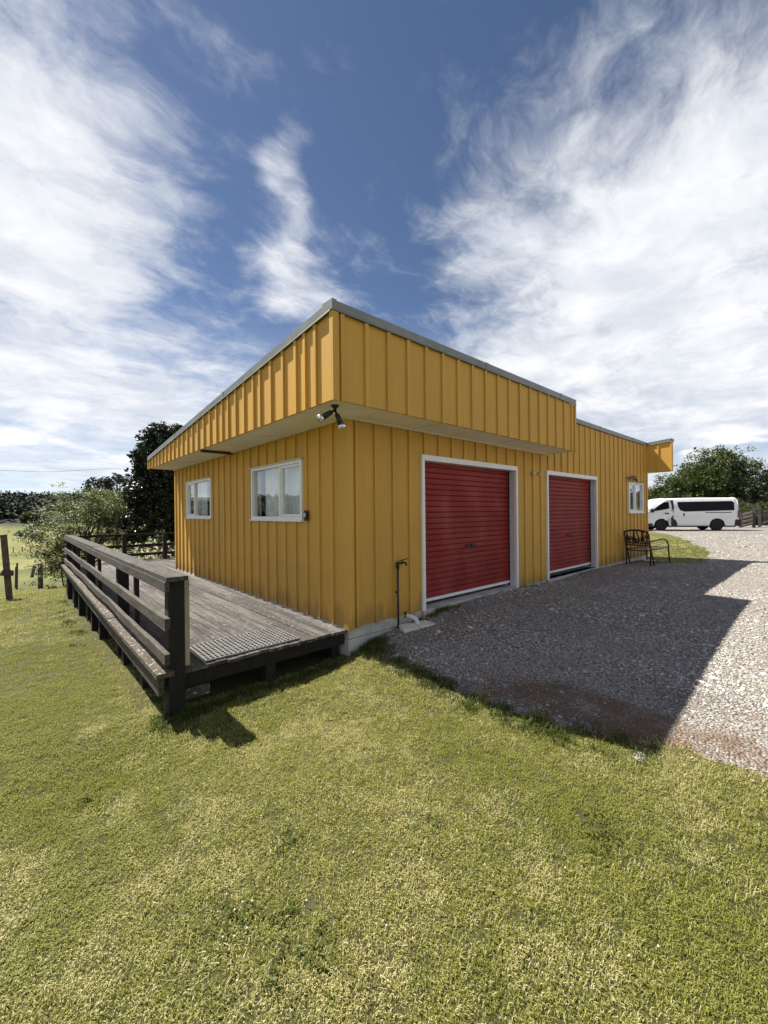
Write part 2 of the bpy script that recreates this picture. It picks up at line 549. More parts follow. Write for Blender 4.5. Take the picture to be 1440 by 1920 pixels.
def gravel_sd(x, y):
    """>0 inside the gravelled yard (metres), noisy edge"""
    x = np.asarray(x, float); y = np.asarray(y, float)
    ex = np.interp(y, [-40, -9, -5, -3.4, -2.9, -2.2, -1.5, -1.1, -.6, -.1, .3], [3.0, 1.6, .75, .45, .25, .14, .16, .16, .20, .28, .45])
    a = x - ex
    topx = [-50, 0, 9.3, 9.7, 10.7, 12.3, 14.5, 17.6, 22.8, 27, 34, 60]
    topy = [.02, .02, .02, -.72, -1.32, -1.26, -.75, .18, 2.3, 4.6, 6.5, 8]
    b = np.interp(x, topx, topy) - y
    c = 46 - x
    d = y + 22
    s = np.minimum(np.minimum(a, b), np.minimum(c, d))
    s = s + .11*vnoise(x*2.1, y*2.1, 7) + .11*vnoise(x*6, y*6, 8) + .07*vnoise(x*15, y*15, 9)
    return s


def sgrid(n, half, a, c=0.0):
    t = np.linspace(-1, 1, n)
    return c + a*np.sinh(np.arcsinh(half/a)*t)


def grass_ground_mat():
    m = bpy.data.materials.new('lawn_ground'); m.use_nodes = True
    t = NT(m.node_tree); b = m.node_tree.nodes['Principled BSDF']
    g = t.n('ShaderNodeNewGeometry'); P = g.outputs['Position']
    n1 = t.noise(P, .35, 4, .6).outputs[0]
    n2 = t.noise(P, 2.2, 5, .6).outputs[0]
    n3 = t.noise(P, 55, 3, .7).outputs[0]
    col = t.mix(t.smooth(n1, .35, .65), (.075, .076, .026), (.105, .095, .042))
    col = t.mix(t.smooth(n2, .45, .75, 0, .6), col, (.135, .118, .044))
    col = t.mix(t.smooth(n3, .3, .7), t.mix(1.0, col, (.55, .6, .5), 'MULTIPLY'), col)
    # far paddocks carry larger patches of rank and grazed grass
    sp = t.n('ShaderNodeSeparateXYZ'); t.L.new(P, sp.inputs[0])
    farm = t.smooth(t.vmath('DISTANCE', P, tuple(CAM)), 14, 40)
    nf = t.noise(t.mapping(P, scale=(1, .35, 1)), .06, 5, .6).outputs[0]
    fc = t.mix(t.smooth(nf, .38, .62), (.125, .138, .038), (.235, .218, .075))
    nf2 = t.noise(P, .5, 4, .6).outputs[0]
    fc = t.mix(t.smooth(nf2, .5, .75, 0, .5), fc, (.15, .14, .07))
    nf3 = t.noise(P, 2.2, 5, .65).outputs[0]
    fc = t.mix(t.smooth(nf3, .35, .62, .45, 0), fc, (.065, .068, .026))
    hol = t.mapping(P, loc=(2, 66, -6), scale=(60, 9, 50), kind='TEXTURE')
    fc = t.mix(t.smooth(t.vmath('LENGTH', hol), 1.1, .6, 0, .6), fc, (.075, .068, .034))
    # wooded hills: canopy too far off to tell apart
    dist = t.vmath('DISTANCE', P, tuple(CAM))
    wd = t.math('MULTIPLY', t.smooth(dist, 235, 262), t.smooth(t.noise(P, .012, 3, .5).outputs[0], .66, .58))
    fc = t.mix(wd, fc, t.mix(t.noise(P, .25, 5, .7).outputs[0], (.010, .014, .011), (.034, .042, .030)))
    col = t.mix(farm, col, fc)
    t.L.new(col, b.inputs['Base Color'])
    b.inputs['Roughness'].default_value = .9; b.inputs['Specular IOR Level'].default_value = .15
    bp = t.n('ShaderNodeBump'); bp.inputs['Strength'].default_value = .8; bp.inputs['Distance'].default_value = .02
    t.L.new(t.noise(P, 70, 4, .7).outputs[0], bp.inputs['Height']); t.L.new(bp.outputs[0], b.inputs['Normal'])
    return m


def soil_mask_nodes(t, P):
    """red-brown clay showing through along the lawn edge of the yard"""
    sp = t.n('ShaderNodeSeparateXYZ'); t.L.new(P, sp.inputs[0])
    q = t.mapping(P, loc=(.50, -2.45, 0), rot=(0, 0, radians(6)), scale=(.50, 1.60, 50), kind='TEXTURE')
    d = t.vmath('LENGTH', q)
    m1 = t.smooth(d, 1.15, .35)
    q2 = t.mapping(P, loc=(1.35, -.75, 0), scale=(1.0, .35, 50), rot=(0, 0, radians(-20)), kind='TEXTURE')
    m2 = t.smooth(t.vmath('LENGTH', q2), 1.2, .3, 0, .55)
    q3 = t.mapping(P, loc=(1.0, -4.1, 0), scale=(.6, 1.4, 50), kind='TEXTURE')
    m3 = t.smooth(t.vmath('LENGTH', q3), 1.2, .3, 0, .8)
    m = t.math('MAXIMUM', t.math('MAXIMUM', m1, m2), m3)
    n = t.noise(P, 2.6, 9, .72).outputs[0]
    return t.smooth(t.math('ADD', t.math('MULTIPLY', m, .8), t.math('MULTIPLY_ADD', n, 2.4, -1.2)), .28, .95)


def gravel_mat(stone=False):
    m = bpy.data.materials.new('gravel_stone' if stone else 'gravel_bed'); m.use_nodes = True
    t = NT(m.node_tree); b = m.node_tree.nodes['Principled BSDF']
    g = t.n('ShaderNodeNewGeometry'); P = g.outputs['Position']
    soil = soil_mask_nodes(t, P)
    big = t.noise(P, .9, 4, .6).outputs[0]
    if stone:
        oi = t.n('ShaderNodeObjectInfo')
        r = oi.outputs['Random']
        col = t.mix(r, (.22, .207, .190), (.60, .56, .505))
        w = t.n('ShaderNodeTexWhiteNoise', noise_dimensions='1D'); t.L.new(r, w.inputs['W'])
        col = t.mix(t.smooth(w.outputs[0], .90, .94), col, (.36, .29, .235))
        col = t.mix(t.smooth(w.outputs[0], .05, .02), col, (.62, .60, .57))
        col = t.mix(t.math('MULTIPLY', soil, .5), col, (.20, .135, .095))
        col = t.mix(t.smooth(big, .35, .65, .35, 0), col, (.15, .14, .13))
    else:
        v = t.n('ShaderNodeTexVoronoi'); v.inputs['Scale'].default_value = 55; t.L.new(P, v.inputs['Vector'])
        sepc = t.n('ShaderNodeSeparateColor'); t.L.new(v.outputs['Color'], sepc.inputs[0])
        col = t.mix(sepc.outputs[0], (.19, .178, .162), (.48, .45, .41))
        col = t.mix(t.smooth(v.outputs['Distance'], .45, .8), col, (.09, .08, .07))
        col = t.mix(t.smooth(sepc.outputs[1], .88, .93), col, (.30, .23, .185))
        # dirt in large patches
        col = t.mix(t.smooth(big, .48, .72, 0, .55), col, (.15, .13, .115))
        sc2 = t.mix(t.noise(P, 30, 4, .7).outputs[0], (.105, .070, .048), (.21, .142, .098))
        col = t.mix(soil, col, sc2)
        bp = t.n('ShaderNodeBump'); bp.inputs['Strength'].default_value = 1.0; bp.inputs['Distance'].default_value = .02
        t.L.new(t.math('SUBTRACT', 1.0, v.outputs['Distance']), bp.inputs['Height']); t.L.new(bp.outputs[0], b.inputs['Normal'])
    t.L.new(col, b.inputs['Base Color'])
    b.inputs['Roughness'].default_value = .9; b.inputs['Specular IOR Level'].default_value = .2
    return m


def build_ground():
    gx = sgrid(301, 2400, 1.9, 0.2); gy = sgrid(301, 2400, 1.9, -1.0)
    X, Y = np.meshgrid(gx, gy, indexing='ij')
    Z = ground(X.ravel(), Y.ravel())
    n = 301
    idx = np.arange(n*n).reshape(n, n)
    Q = np.stack([idx[:-1, :-1], idx[1:, :-1], idx[1:, 1:], idx[:-1, 1:]], -1).reshape(-1, 4)
    me = np_mesh('lawn', np.stack([X.ravel(), Y.ravel(), Z], -1), Q, True)
    link('lawn', me, grass_ground_mat(), kind='structure')
    # gravel sheet: lies just above the ground inside its edge and dips under it outside
    ax = np.concatenate([np.arange(-.6, 3, .05), np.arange(3, 14, .10), np.arange(14, 48, .5)])
    ay = np.concatenate([np.arange(-23, -7, .5), np.arange(-7, .4, .06), np.arange(.4, 9, .35)])
    X, Y = np.meshgrid(ax, ay, indexing='ij')
    xr, yr = X.ravel(), Y.ravel()
    sd = gravel_sd(xr, yr)
    far = np.hypot(xr-CAM[0], yr-CAM[1])
    Z = ground(xr, yr) + np.clip(sd*.18, -.06, .010) + np.clip(far-12, 0, 40)*.0006
    idx = np.arange(len(ax)*len(ay)).reshape(len(ax), len(ay))
    Q = np.stack([idx[:-1, :-1], idx[1:, :-1], idx[1:, 1:], idx[:-1, 1:]], -1).reshape(-1, 4)
    keep = (sd[Q] > -.35).any(1)
    Q = Q[keep]
    used = np.unique(Q); re = np.full(len(xr), -1); re[used] = np.arange(len(used))
    me = np_mesh('gravel_drive', np.stack([xr, yr, Z], -1)[used], re[Q], True)
    link('gravel_drive', me, gravel_mat(), kind='structure')


build_ground()

# ------------------------------------------------------------------ the building
ROOF0, RSL = 3.64, .0842                      # roof top edge at y = -.53 and its fall


def roofz(y):
    return ROOF0 - RSL*(y+.534)


FLZ, SOF = .325, 2.72
H = empty('garage_building', (0, 0, 0), label='mustard yellow board and batten garage with two red roller doors and flat roof', cat='building')
unit = MB().box(0, 1, 0, 1, 0, 1).mesh('unit_box')
unit_y = unit.copy(); unit_y.materials.append(M_yellow)


def batten(parent, x0, x1, y0, y1, z0, z1):
    j = random.uniform(-.0025, .0025)
    return link('batten', unit_y, None, parent, loc=(x0+(j if x1-x0 > .03 else 0), y0+(j if y1-y0 > .03 else 0), z0), scale=(x1-x0, y1-y0, z1-z0))


def wall_sheet(mb, axis, holes, a0, a1, z0, ztop, t0, t1):
    """a wall with rectangular holes as boxes; axis 'x' runs along x between y=t0..t1"""
    xs = sorted({a0, a1, *[h[0] for h in holes], *[h[1] for h in holes]})
    for i in range(len(xs)-1):
        m = (xs[i]+xs[i+1])/2
        segs = sorted([(h[2], h[3]) for h in holes if h[0] < m < h[1]])
        z = z0
        for s0, s1 in segs + [(None, None)]:
            za = [s0, s0] if s0 is not None else [ztop(xs[i]), ztop(xs[i+1])]
            if min(za) > z+1e-4:
                if axis == 'x':
                    mb.hexa([(xs[i], t0, z), (xs[i+1], t0, z), (xs[i+1], t1, z), (xs[i], t1, z),
                             (xs[i], t0, za[0]), (xs[i+1], t0, za[1]), (xs[i+1], t1, za[1]), (xs[i], t1, za[0])])
                else:
                    mb.hexa([(t0, xs[i], z), (t1, xs[i], z), (t1, xs[i+1], z), (t0, xs[i+1], z),
                             (t0, xs[i], za[0]), (t1, xs[i], za[0]), (t1, xs[i+1], za[1]), (t0, xs[i+1], za[1])])
            if s1 is not None: z = s1
    return mb


XE = 10.88       # far end of the long wall
DOORS = [(1.20, 3.62), (4.69, 7.12)]
DTOP = 2.41
W3 = (9.25, 10.47, 1.565, 2.385)
W2 = (.97, 2.56, 1.55, 2.352)
W1 = (4.44, 6.05, 1.56, 2.352)
BT = .024        # batten thickness

wr = wall_sheet(MB(), 'x', [(d[0]+.01, d[1]-.01, .1, DTOP-.01) for d in DOORS]+[(W3[0]+.02, W3[1]-.02, W3[2]+.02, W3[3]-.02)],
                0, XE, FLZ, lambda a: SOF+.1 if a < 4.0 else 3.50, 0, .10)
wr = MB()
wall_sheet(wr, 'x', [(DOORS[0][0]+.01, DOORS[0][1]-.01, FLZ, DTOP-.01)], 0, 4.66, FLZ, lambda a: SOF+.1, 0, .10)
wall_sheet(wr, 'x', [(DOORS[1][0]+.01, DOORS[1][1]-.01, FLZ, DTOP-.01), (W3[0]+.02, W3[1]-.02, W3[2]+.02, W3[3]-.02)], 4.66, XE, FLZ, lambda a: 3.50, 0, .10)
wall_r = wr.build('wall', M_yellow, H)
wl = wall_sheet(MB(), 'y', [(W2[0]+.02, W2[1]-.02, W2[2]+.02, W2[3]-.02), (W1[0]+.02, W1[1]-.02, W1[2]+.02, W1[3]-.02)],
                .10, 7.02, FLZ, lambda a: SOF+.1, 0, .10)
wall_l = wl.build('wall', M_yellow, H)
MB().box(.10, XE-.1, 6.92, 7.02, FLZ, SOF+.1).build('wall', M_yellow, H)
wall_e = MB().box(XE-.1, XE, .10, 7.02, FLZ, SOF+.1).build('wall', M_yellow, H)

# battens of the drive-side wall
xk = .092
while xk < XE-.1:
    top = SOF-.02 if xk < 4.66 else 3.485
    spans = [(FLZ-.01, top)]
    for d in DOORS:
        if d[0]-.045 < xk < d[1]: spans = [(DTOP+.002, top)]
    if W3[0]-.045 < xk < W3[1]: spans = [(FLZ-.01, W3[2]-.002), (W3[3]+.004, top)]
    for z0, z1 in spans:
        batten(wall_r, xk, xk+.045, -BT, .001, z0, z1)
    xk += .2915
batten(wall_r, -BT, .055, -BT-.004, .001, FLZ-.012, SOF-.02)          # corner boards
batten(wall_l, -BT, .001, .0015, .075, FLZ-.012, SOF-.02)
batten(wall_r, XE-.05, XE+.02, -BT-.004, .001, FLZ-.012, 3.49)
# battens of the deck-side wall
yk = .282
while yk < 6.98:
    spans = [(FLZ+.002, SOF-.02)]
    for w in (W1, W2):
        if w[0]-.045 < yk < w[1]: spans = [(FLZ+.002, w[2]-.002), (w[3]+.004, SOF-.02)]
    for z0, z1 in spans:
        batten(wall_l, -BT, .001, yk, yk+.045, z0, z1)
    yk += .2915
batten(wall_l, -BT-.003, .001, 6.965, 7.03, FLZ+.002, SOF-.02)
# thin horizontal sheet joint on the upper drive wall
MB().box(4.75, 9.2, -.004, .0, 2.585, 2.592).build('sheet_joint', M_yellow, wall_r)

# fascias
FX, FY = -.555, -.534
XF = 4.735
CAPH = .088
fr_ = MB().box(FX, XF, FY, FY+.03, SOF, ROOF0-CAPH)
fas_r = fr_.build('fascia', M_yellow, H)
ftop = ROOF0-CAPH-.006
for i, xk in enumerate([-.479] + [-.18+.2965*k for k in range(17)]):
    if xk < XF-.06: batten(fas_r, xk, xk+.045, FY-BT, FY+.001, SOF-.012, ftop)
batten(fas_r, XF-.04, XF+.012, FY-BT-.003, FY+.001, SOF-.012, ftop)
batten(fas_r, FX-BT, FX+.045, FY-BT-.004, FY+.001, SOF-.014, ftop)
Y1F = 7.10
fl = MB().hexa([(FX, FY+.03, SOF), (FX+.03, FY+.03, SOF), (FX+.03, Y1F, SOF), (FX, Y1F, SOF),
                (FX, FY+.03, roofz(FY)-CAPH), (FX+.03, FY+.03, roofz(FY)-CAPH), (FX+.03, Y1F, roofz(Y1F)-CAPH), (FX, Y1F, roofz(Y1F)-CAPH)])
fas_l = fl.build('fascia', M_yellow, H)
pxs = [594.1, 574.2, 556.7, 532.7, 509.8, 489.4, 476.7, 459.2, 443.3, 428.9, 418.0, 406.9]
ys = []
for p in pxs:
    d = F0 + RV*((p-720)/FPX)
    tt = (FX-BT-CAM[0])/d[0]
    ys.append(CAM[1]+tt*d[1])
yk = ys[-1]+.2925
while yk < Y1F-.05:
    ys.append(yk); yk += .2925
for yk in ys:
    batten(fas_l, FX-BT, FX+.001, yk, yk+.045, SOF-.012, roofz(yk+.045)-CAPH-.004)
batten(fas_l, FX-BT, FX+.001, FY+.002, FY+.03, SOF-.014, ftop)
batten(fas_l, FX-BT-.003, FX+.001, Y1F-.03, Y1F+.02, SOF-.014, roofz(Y1F)-CAPH-.006)
# end of the front fascia box, and back fascia
MB().hexa([(XF-.03, FY+.03, SOF), (XF, FY+.03, SOF), (XF, -.002, SOF), (XF-.03, -.002, SOF),
           (XF-.03, FY+.03, roofz(FY)-CAPH), (XF, FY+.03, roofz(FY)-CAPH), (XF, -.002, roofz(0)-CAPH), (XF-.03, -.002, roofz(0)-CAPH)]).build('fascia_end', M_yellow, H)
MB().box(FX+.03, XE+.2, Y1F-.03, Y1F, SOF, roofz(Y1F)-CAPH).build('fascia', M_yellow, H)
# soffit and bead
sf = MB().box(FX+.03, XF-.03, FY+.03, .0, SOF+.004, SOF+.02)
sf.box(FX+.03, 0, .0, Y1F-.03, SOF+.004, SOF+.02).box(0, XE, 7.02, Y1F-.03, SOF+.004, SOF+.02)
sf.build('soffit', M_soffit, H)
for xx in (1.05, 2.85):
    MB().box(xx, xx+.035, FY+.032, -.05, SOF-.004, SOF+.0035).build('soffit_joint', M_soffit, H)
for yy in (1.55, 5.15):
    MB().box(FX+.032, -.05, yy, yy+.035, SOF-.004, SOF+.0035).build('soffit_joint', M_soffit, H)
bd = MB().box(-.05, 4.70, -.045, -.0245, SOF-.022, SOF+.004).box(-.045, -.0245, -.0245, 7.05, SOF-.022, SOF+.004)
bd.build('soffit_bead', M_bead, H)
MB().box(FX+.02, .02, 3.36, 3.44, SOF-.036, SOF+.003).build('soffit_bar', M_brownbar, H)
# far canopy at the end of the long wall
CX0, CX1 = XE+.02, XE+.24
CY = -.60
cz0 = 2.735
can = MB().hexa([(CX0, CY, cz0), (CX1, CY, cz0), (CX1, 7.0, cz0), (CX0, 7.0, cz0),
                 (CX0, CY, 3.57), (CX1, CY, 3.57), (CX1, 7.0, roofz(7.0)-.06), (CX0, 7.0, roofz(7.0)-.06)])
canopy = can.build('canopy', M_yellow, H)
batten(canopy, CX0-.018, CX0+.001, -.30, -.265, cz0-.006, 3.525)
batten(canopy, CX0-.018, CX0+.001, CY-.018, CY+.02, cz0-.008, 3.525)
MB().box(CX0+.05, CX1-.05, CY+.05, 6.9, cz0-.014, cz0-.002).build('soffit', M_soffit, H)
# roof sheet and flashing
rf = MB()
def roof_piece(x0, x1, y0, y1, dz=0.0, th=.02):
    rf.hexa([(x0, y0, roofz(y0)-th+dz), (x1, y0, roofz(y0)-th+dz), (x1, y1, roofz(y1)-th+dz), (x0, y1, roofz(y1)-th+dz),
             (x0, y0, roofz(y0)+dz), (x1, y0, roofz(y0)+dz), (x1, y1, roofz(y1)+dz), (x0, y1, roofz(y1)+dz)])
roof_piece(FX+.02, XF-.01, FY+.02, 0.02, -.012)
roof_piece(FX+.02, XE+.2, .02, Y1F-.01, -.012)
roof_piece(CX0+.02, CX1-.02, CY+.04, .02, -.012)
roof = rf.build('roof', M_roof, H)
def cap(pts, out, h=CAPH, over=.032):
    """flashing along a line of roof edge points; out = outward unit vector"""
    mb = MB(); (xa, ya), (xb, yb) = pts
    ox, oy = out
    for (x, y, x2, y2) in ((xa, ya, xb, yb),):
        za, zb = roofz(ya)+.004, roofz(yb)+.004
        e = over
        mb.hexa([(x+ox*e, y+oy*e, za-h), (x2+ox*e, y2+oy*e, zb-h), (x2+ox*(e-.012), y2+oy*(e-.012), zb-h), (x+ox*(e-.012), y+oy*(e-.012), za-h),
                 (x+ox*e, y+oy*e, za), (x2+ox*e, y2+oy*e, zb), (x2-ox*.12, y2-oy*.12, zb+.002), (x-ox*.12, y-oy*.12, za+.002)])
        # drip lip
        mb.hexa([(x+ox*(e+.007), y+oy*(e+.007), za-h-.010), (x2+ox*(e+.007), y2+oy*(e+.007), zb-h-.010), (x2+ox*(e-.012), y2+oy*(e-.012), zb-h-.010), (x+ox*(e-.012), y+oy*(e-.012), za-h-.010),
                 (x+ox*(e+.004), y+oy*(e+.004), za-h+.006), (x2+ox*(e+.004), y2+oy*(e+.004), zb-h+.006), (x2+ox*(e-.012), y2+oy*(e-.012), zb-h+.006), (x+ox*(e-.012), y+oy*(e-.012), za-h+.006)])
    return mb.build('flashing', M_cap, H)
cap([(FX-.032, FY), (XF+.0, FY)], (0, -1))
cap([(FX, FY-.0), (FX, Y1F+.02)], (-1, 0), over=.030)
cap([(XF+.01, 0.0), (XE+.02, 0.0)], (0, -1))
cap([(CX0, CY), (CX0, -.04)], (-1, 0), h=.075, over=.025)
cap([(CX0, CY), (CX1, CY)], (0, -1), h=.075, over=.025)
MB().box(FX-.034, FX+.02, FY-.036, FY+.13, roofz(FY)-CAPH+.004, roofz(FY)+.012).build('flashing_corner', M_cap, H)

for xx in (1.9, 4.1):      # laps in the flashing lengths
    MB().box(xx, xx+.07, FY-.036, FY-.030, roofz(FY)-CAPH-.004, roofz(FY)+.008).build('flashing_lap', M_cap, H)
for xx in (7.3, 9.6):
    MB().box(xx, xx+.07, -.036, -.030, roofz(0)-CAPH-.004, roofz(0)+.008).build('flashing_lap', M_cap, H)
for yy in (2.2, 4.8):
    MB().box(FX-.0345, FX-.028, yy, yy+.07, roofz(yy+.035)-CAPH-.004, roofz(yy+.035)+.008).build('flashing_lap', M_cap, H)

# plinth: two uneven concrete courses
def plinth(name, x0, x1, y0, y1, z0, z1):
    MB().box(x0, x1, y0, y1, z0, z1).build(name, M_conc, H)
plinth('foundation', -.012, 1.19, .004, .30, .205, FLZ-.001)
plinth('foundation', -.018, 1.25, -.004, .30, -.6, .199)
plinth('foundation', 1.19, 7.2, .012, .35, -.4, FLZ-.004)
plinth('foundation', 7.2, XE-.01, .006, .3, -.4, FLZ-.001)
plinth('foundation', -.01, .3, .30, 7.0, -.8, FLZ-.001)
plinth('door_sill', DOORS[0][0]+.02, DOORS[0][1]-.02, -.028, .16, -.3, FLZ+.012)
plinth('door_sill', DOORS[1][0]+.02, DOORS[1][1]-.02, -.028, .16, -.3, FLZ-.004)
# floor and inner ceiling so that the rooms behind the panes are closed
MB().box(.1, XE-.1, .35, 6.92, FLZ-.06, FLZ-.002).build('room_floor', M_room, H)
MB().box(.1, XE-.1, .1, 6.92, SOF+.03, SOF+.05).build('room_ceiling', M_room, H)

# roller doors
def slat_mesh(width, pitch):
    prof = [(0.0, .018), (.0035, .003), (.012, -.0015), (pitch*.5, -.0032), (pitch-.014, -.0020), (pitch-.0055, .003), (pitch, .018)]
    v = []; f = []
    for z, y in prof:
        v += [(0, y, z), (width, y, z)]
    for i in range(len(prof)-1):
        f.append((2*i, 2*i+1, 2*i+3, 2*i+2))
    me = bpy.data.meshes.new('slat'); me.from_pydata(v, [], f)
    me.materials.append(M_red)
    return me


RECESS = .115
def roller_door(x0, x1):
    D = bpy.data.objects.new('roller_door', MB().box(x0+.045, x1-.045, RECESS-.004, RECESS+.05, FLZ+.065, FLZ+.105).mesh('bottom_rail'))
    D.data.materials.append(M_white)
    COL.objects.link(D); D.parent = H
    n = 24
    zlo, zhi = FLZ+.106, DTOP-.05
    pitch = (zhi-zlo)/n
    me = slat_mesh(x1-x0-.10, pitch)
    for k in range(n):
        link('slat', me, None, D, loc=(x0+.05, RECESS+.012, zlo+k*pitch))
    xm = (x0+x1)/2+.05
    hz = zlo+pitch*8.55
    hb = MB().box(xm-.13, xm+.13, RECESS-.004, RECESS+.004, hz-.012, hz+.012)
    hb.box(xm-.12, xm-.055, RECESS-.03, RECESS-.004, hz-.014, hz+.010).box(xm+.045, xm+.125, RECESS-.03, RECESS-.004, hz-.010, hz+.014)
    hb.lathe([(.022, 0), (.022, .03), (.012, .034)], 10, Matrix.Translation((xm, RECESS-.004, hz)) @ Matrix.Rotation(radians(90), 4, 'X'))
    hb.build('lock_handle', M_black, D)
    for s in (x0+.03, x1-.05):
        MB().box(s, s+.02, RECESS-.012, RECESS+.035, FLZ+.02, DTOP-.06).build('guide_track', M_vdark, D)
    # frame
    w = .052
    fr = MB().box(x0, x0+w, -.034, .012, FLZ-.004, DTOP).box(x1-w, x1, -.034, .012, FLZ-.012, DTOP)
    fr.box(x0+w, x1-w, -.034, .012, DTOP-.075, DTOP)
    fr.build('door_frame', M_white, H)
    rv = MB().box(x0+w-.03, x0+w-.004, .012, .30, FLZ-.01, DTOP-.02).box(x1-w+.004, x1-w+.03, .012, .30, FLZ-.01, DTOP-.02)
    rv.box(x0+w, x1-w, .012, .30, DTOP-.072, DTOP-.05)
    rv.build('door_reveal', M_reveal, H)


for d in DOORS: roller_door(*d)


# windows
def window(axis, a0, a1, z0, z1, split, sash_side, sill_side=False):
    """axis 'y': in the deck-side wall (plane x=0, outside -x); 'x': in the drive wall (plane y=0, outside -y)"""
    W = bpy.data.objects.new('window', None); COL.objects.link(W); W.parent = H; W.empty_display_size = .2
    def B(mb, a, b, o0, o1, za, zb):
        # o: outward depth, positive outside
        if axis == 'y': mb.box(-o1, -o0, a, b, za, zb)
        else: mb.box(a, b, -o1, -o0, za, zb)
        return mb
    w = .05
    fr = MB()
    B(fr, a0, a0+w, -.05, .036, z0, z1); B(fr, a1-w, a1, -.05, .036, z0, z1)
    B(fr, a0+w, a1-w, -.05, .036, z0, z0+w*.9); B(fr, a0+w, a1-w, -.05, .036, z1-w*.8, z1)
    s = a0+(a1-a0)*split
    B(fr, s-.022, s+.022, -.045, .026, z0+w*.9, z1-w*.8)
    fr.build('frame', M_white, W)
    hd = MB(); B(hd, a0-.02, a1+.02, .0, .062, z1+.001, z1+.014); hd.build('head_flashing', M_cap if axis == 'x' else M_bead, W)
    sl = MB(); B(sl, a0-.01, a1+.01, .0, .055, z0-.022, z0-.001); sl.build('sill', M_white, W)
    # opening sash, a second inner frame
    sa, sb = (a0+w, s-.022) if sash_side < 0 else (s+.022, a1-w)
    q = .034
    sh = MB()
    za, zb = z0+w*.9, z1-w*.8
    B(sh, sa+.003, sa+q, -.03, .016, za+.003, zb-.003); B(sh, sb-q, sb-.003, -.03, .016, za+.003, zb-.003)
    B(sh, sa+q, sb-q, -.03, .016, za+.003, za+q); B(sh, sa+q, sb-q, -.03, .016, zb-q, zb-.003)
    sh.build('sash', M_white, W)
    for (p0, p1, dep) in ((a0+w-.004, s-.02, 0.0), (s+.02, a1-w+.004, 0.0)):
        pm = MB(); B(pm, p0, p1, -.012, -.008, z0+w*.9-.004, z1-w*.8+.004); pm.build('pane', M_glass, W)
    # curtain with folds
    n = 90; v = []; f = []
    for i in range(n+1):
        u = a0-.03+(a1-a0+.06)*i/n
        dpt = .135+.022*sin(i*1.05+.6*sin(i*.31))+.010*sin(i*2.7)
        for zz in (z0-.1, z1+.06):
            v.append((dpt, u, zz) if axis == 'y' else (u, dpt, zz))
    for i in range(n): f.append((2*i, 2*i+2, 2*i+3, 2*i+1))
    gap = {0.97: (4, 13), 4.44: (52, 60)}.get(round(a0, 2), (20, 42))
    f = [q_ for i, q_ in enumerate(f) if not gap[0] <= n-i <= gap[1]]
    me = bpy.data.meshes.new('curtain'); me.from_pydata(v, [], f)
    link('curtain', me, M_cream, W)
    return W


window('y', *W2, .40, -1)
window('y', *W1, .66, 1)
window('x', *W3, .46, -1)

# things fixed to the building
def cyl(mb, a, b, r, n=12):
    return mb.tube([a, b], r, n)


fl_ = empty('floodlight', (-.41, -.345, SOF), label='black twin security floodlight under the soffit corner', cat='light')
fl_.scale = (.74, .74, .74)
mb = MB(); mb.lathe([(.055, 0), (.055, -.018), (.03, -.03), (.02, -.06)], 14); mb.build('base_plate', M_black, fl_, True)
for (dx, dy, dz) in ((-.62, .18, -.42), (.30, -.22, -.92)):
    v = Vector((dx, dy, dz)).normalized(); a = Vector((0, 0, -.06)); b = a+v*.06; c = b+v*.15; e = c+v*.055
    lamp = MB().tube([a, b, b+v*.004, c], [.016, .016, .034, .042], 12).build('lamp', M_black, fl_, True)
    MB().tube([c, c+v*.01, e], [.040, .046, .062], 14).build('lens_shroud', M_chrome, lamp, True)
    MB().tube([e-v*.012, e-v*.006], [.05, .05], 14).build('reflector', M_lens, lamp, True)

so = empty('outdoor_socket', (-BT, .872, 1.615), label='round grey outdoor socket with black rim beside the near window', cat='socket')
rx = Matrix.Translation((0, 0, 0)) @ Matrix.Rotation(radians(-90), 4, 'Y')
MB().lathe([(.052, 0), (.052, .02), (.046, .03), (.034, .03)], 18, rx).build('rim', M_black, so, True)
MB().lathe([(.033, .026), (.033, .034), (.02, .04)], 16, rx).build('dial', M_lens, so, True)
MB().box(-.012, .002, -.04, .04, -.075, .06).build('back_plate', M_black, so)

jb = empty('sensor_light', (4.18, -.026, 2.315), label='small beige sensor light on wall between the roller doors', cat='light')
MB().box(-.06, .06, -.03, .0, -.03, .03).build('box', M_beige, jb)
MB().lathe([(.026, 0), (.03, .03), (.018, .06)], 12, Matrix.Translation((.10, -.02, .0)) @ Matrix.Rotation(radians(90), 4, 'X')).build('sensor_head', M_beige, jb, True)
MB().box(.05, .10, -.022, -.008, -.008, .008).build('arm', M_beige, jb)

og = empty('wall_ornament', (9.42, -.03, 2.475), label='dark reddish bird shaped metal ornament on wall above the small window', cat='ornament')
o_ = MB().tube([(-.30, 0, -.01), (-.22, -.02, .0), (-.10, -.02, .012), (.05, -.02, .035), (.2, -.02, .045), (.34, -.02, .02), (.44, -.02, -.05), (.5, -.01, -.11)],
               [.004, .028, .022, .034, .045, .036, .018, .008], 8)
o_.build('body', M_maroon, og, True)
MB().hexa([(-.34, -.02, -.04), (-.2, -.03, -.012), (-.2, -.02, .012), (-.34, -.01, .03), (-.33, -.02, -.03), (-.19, -.028, .0), (-.19, -.022, .016), (-.33, -.012, .045)]).build('tail', M_maroon, og)

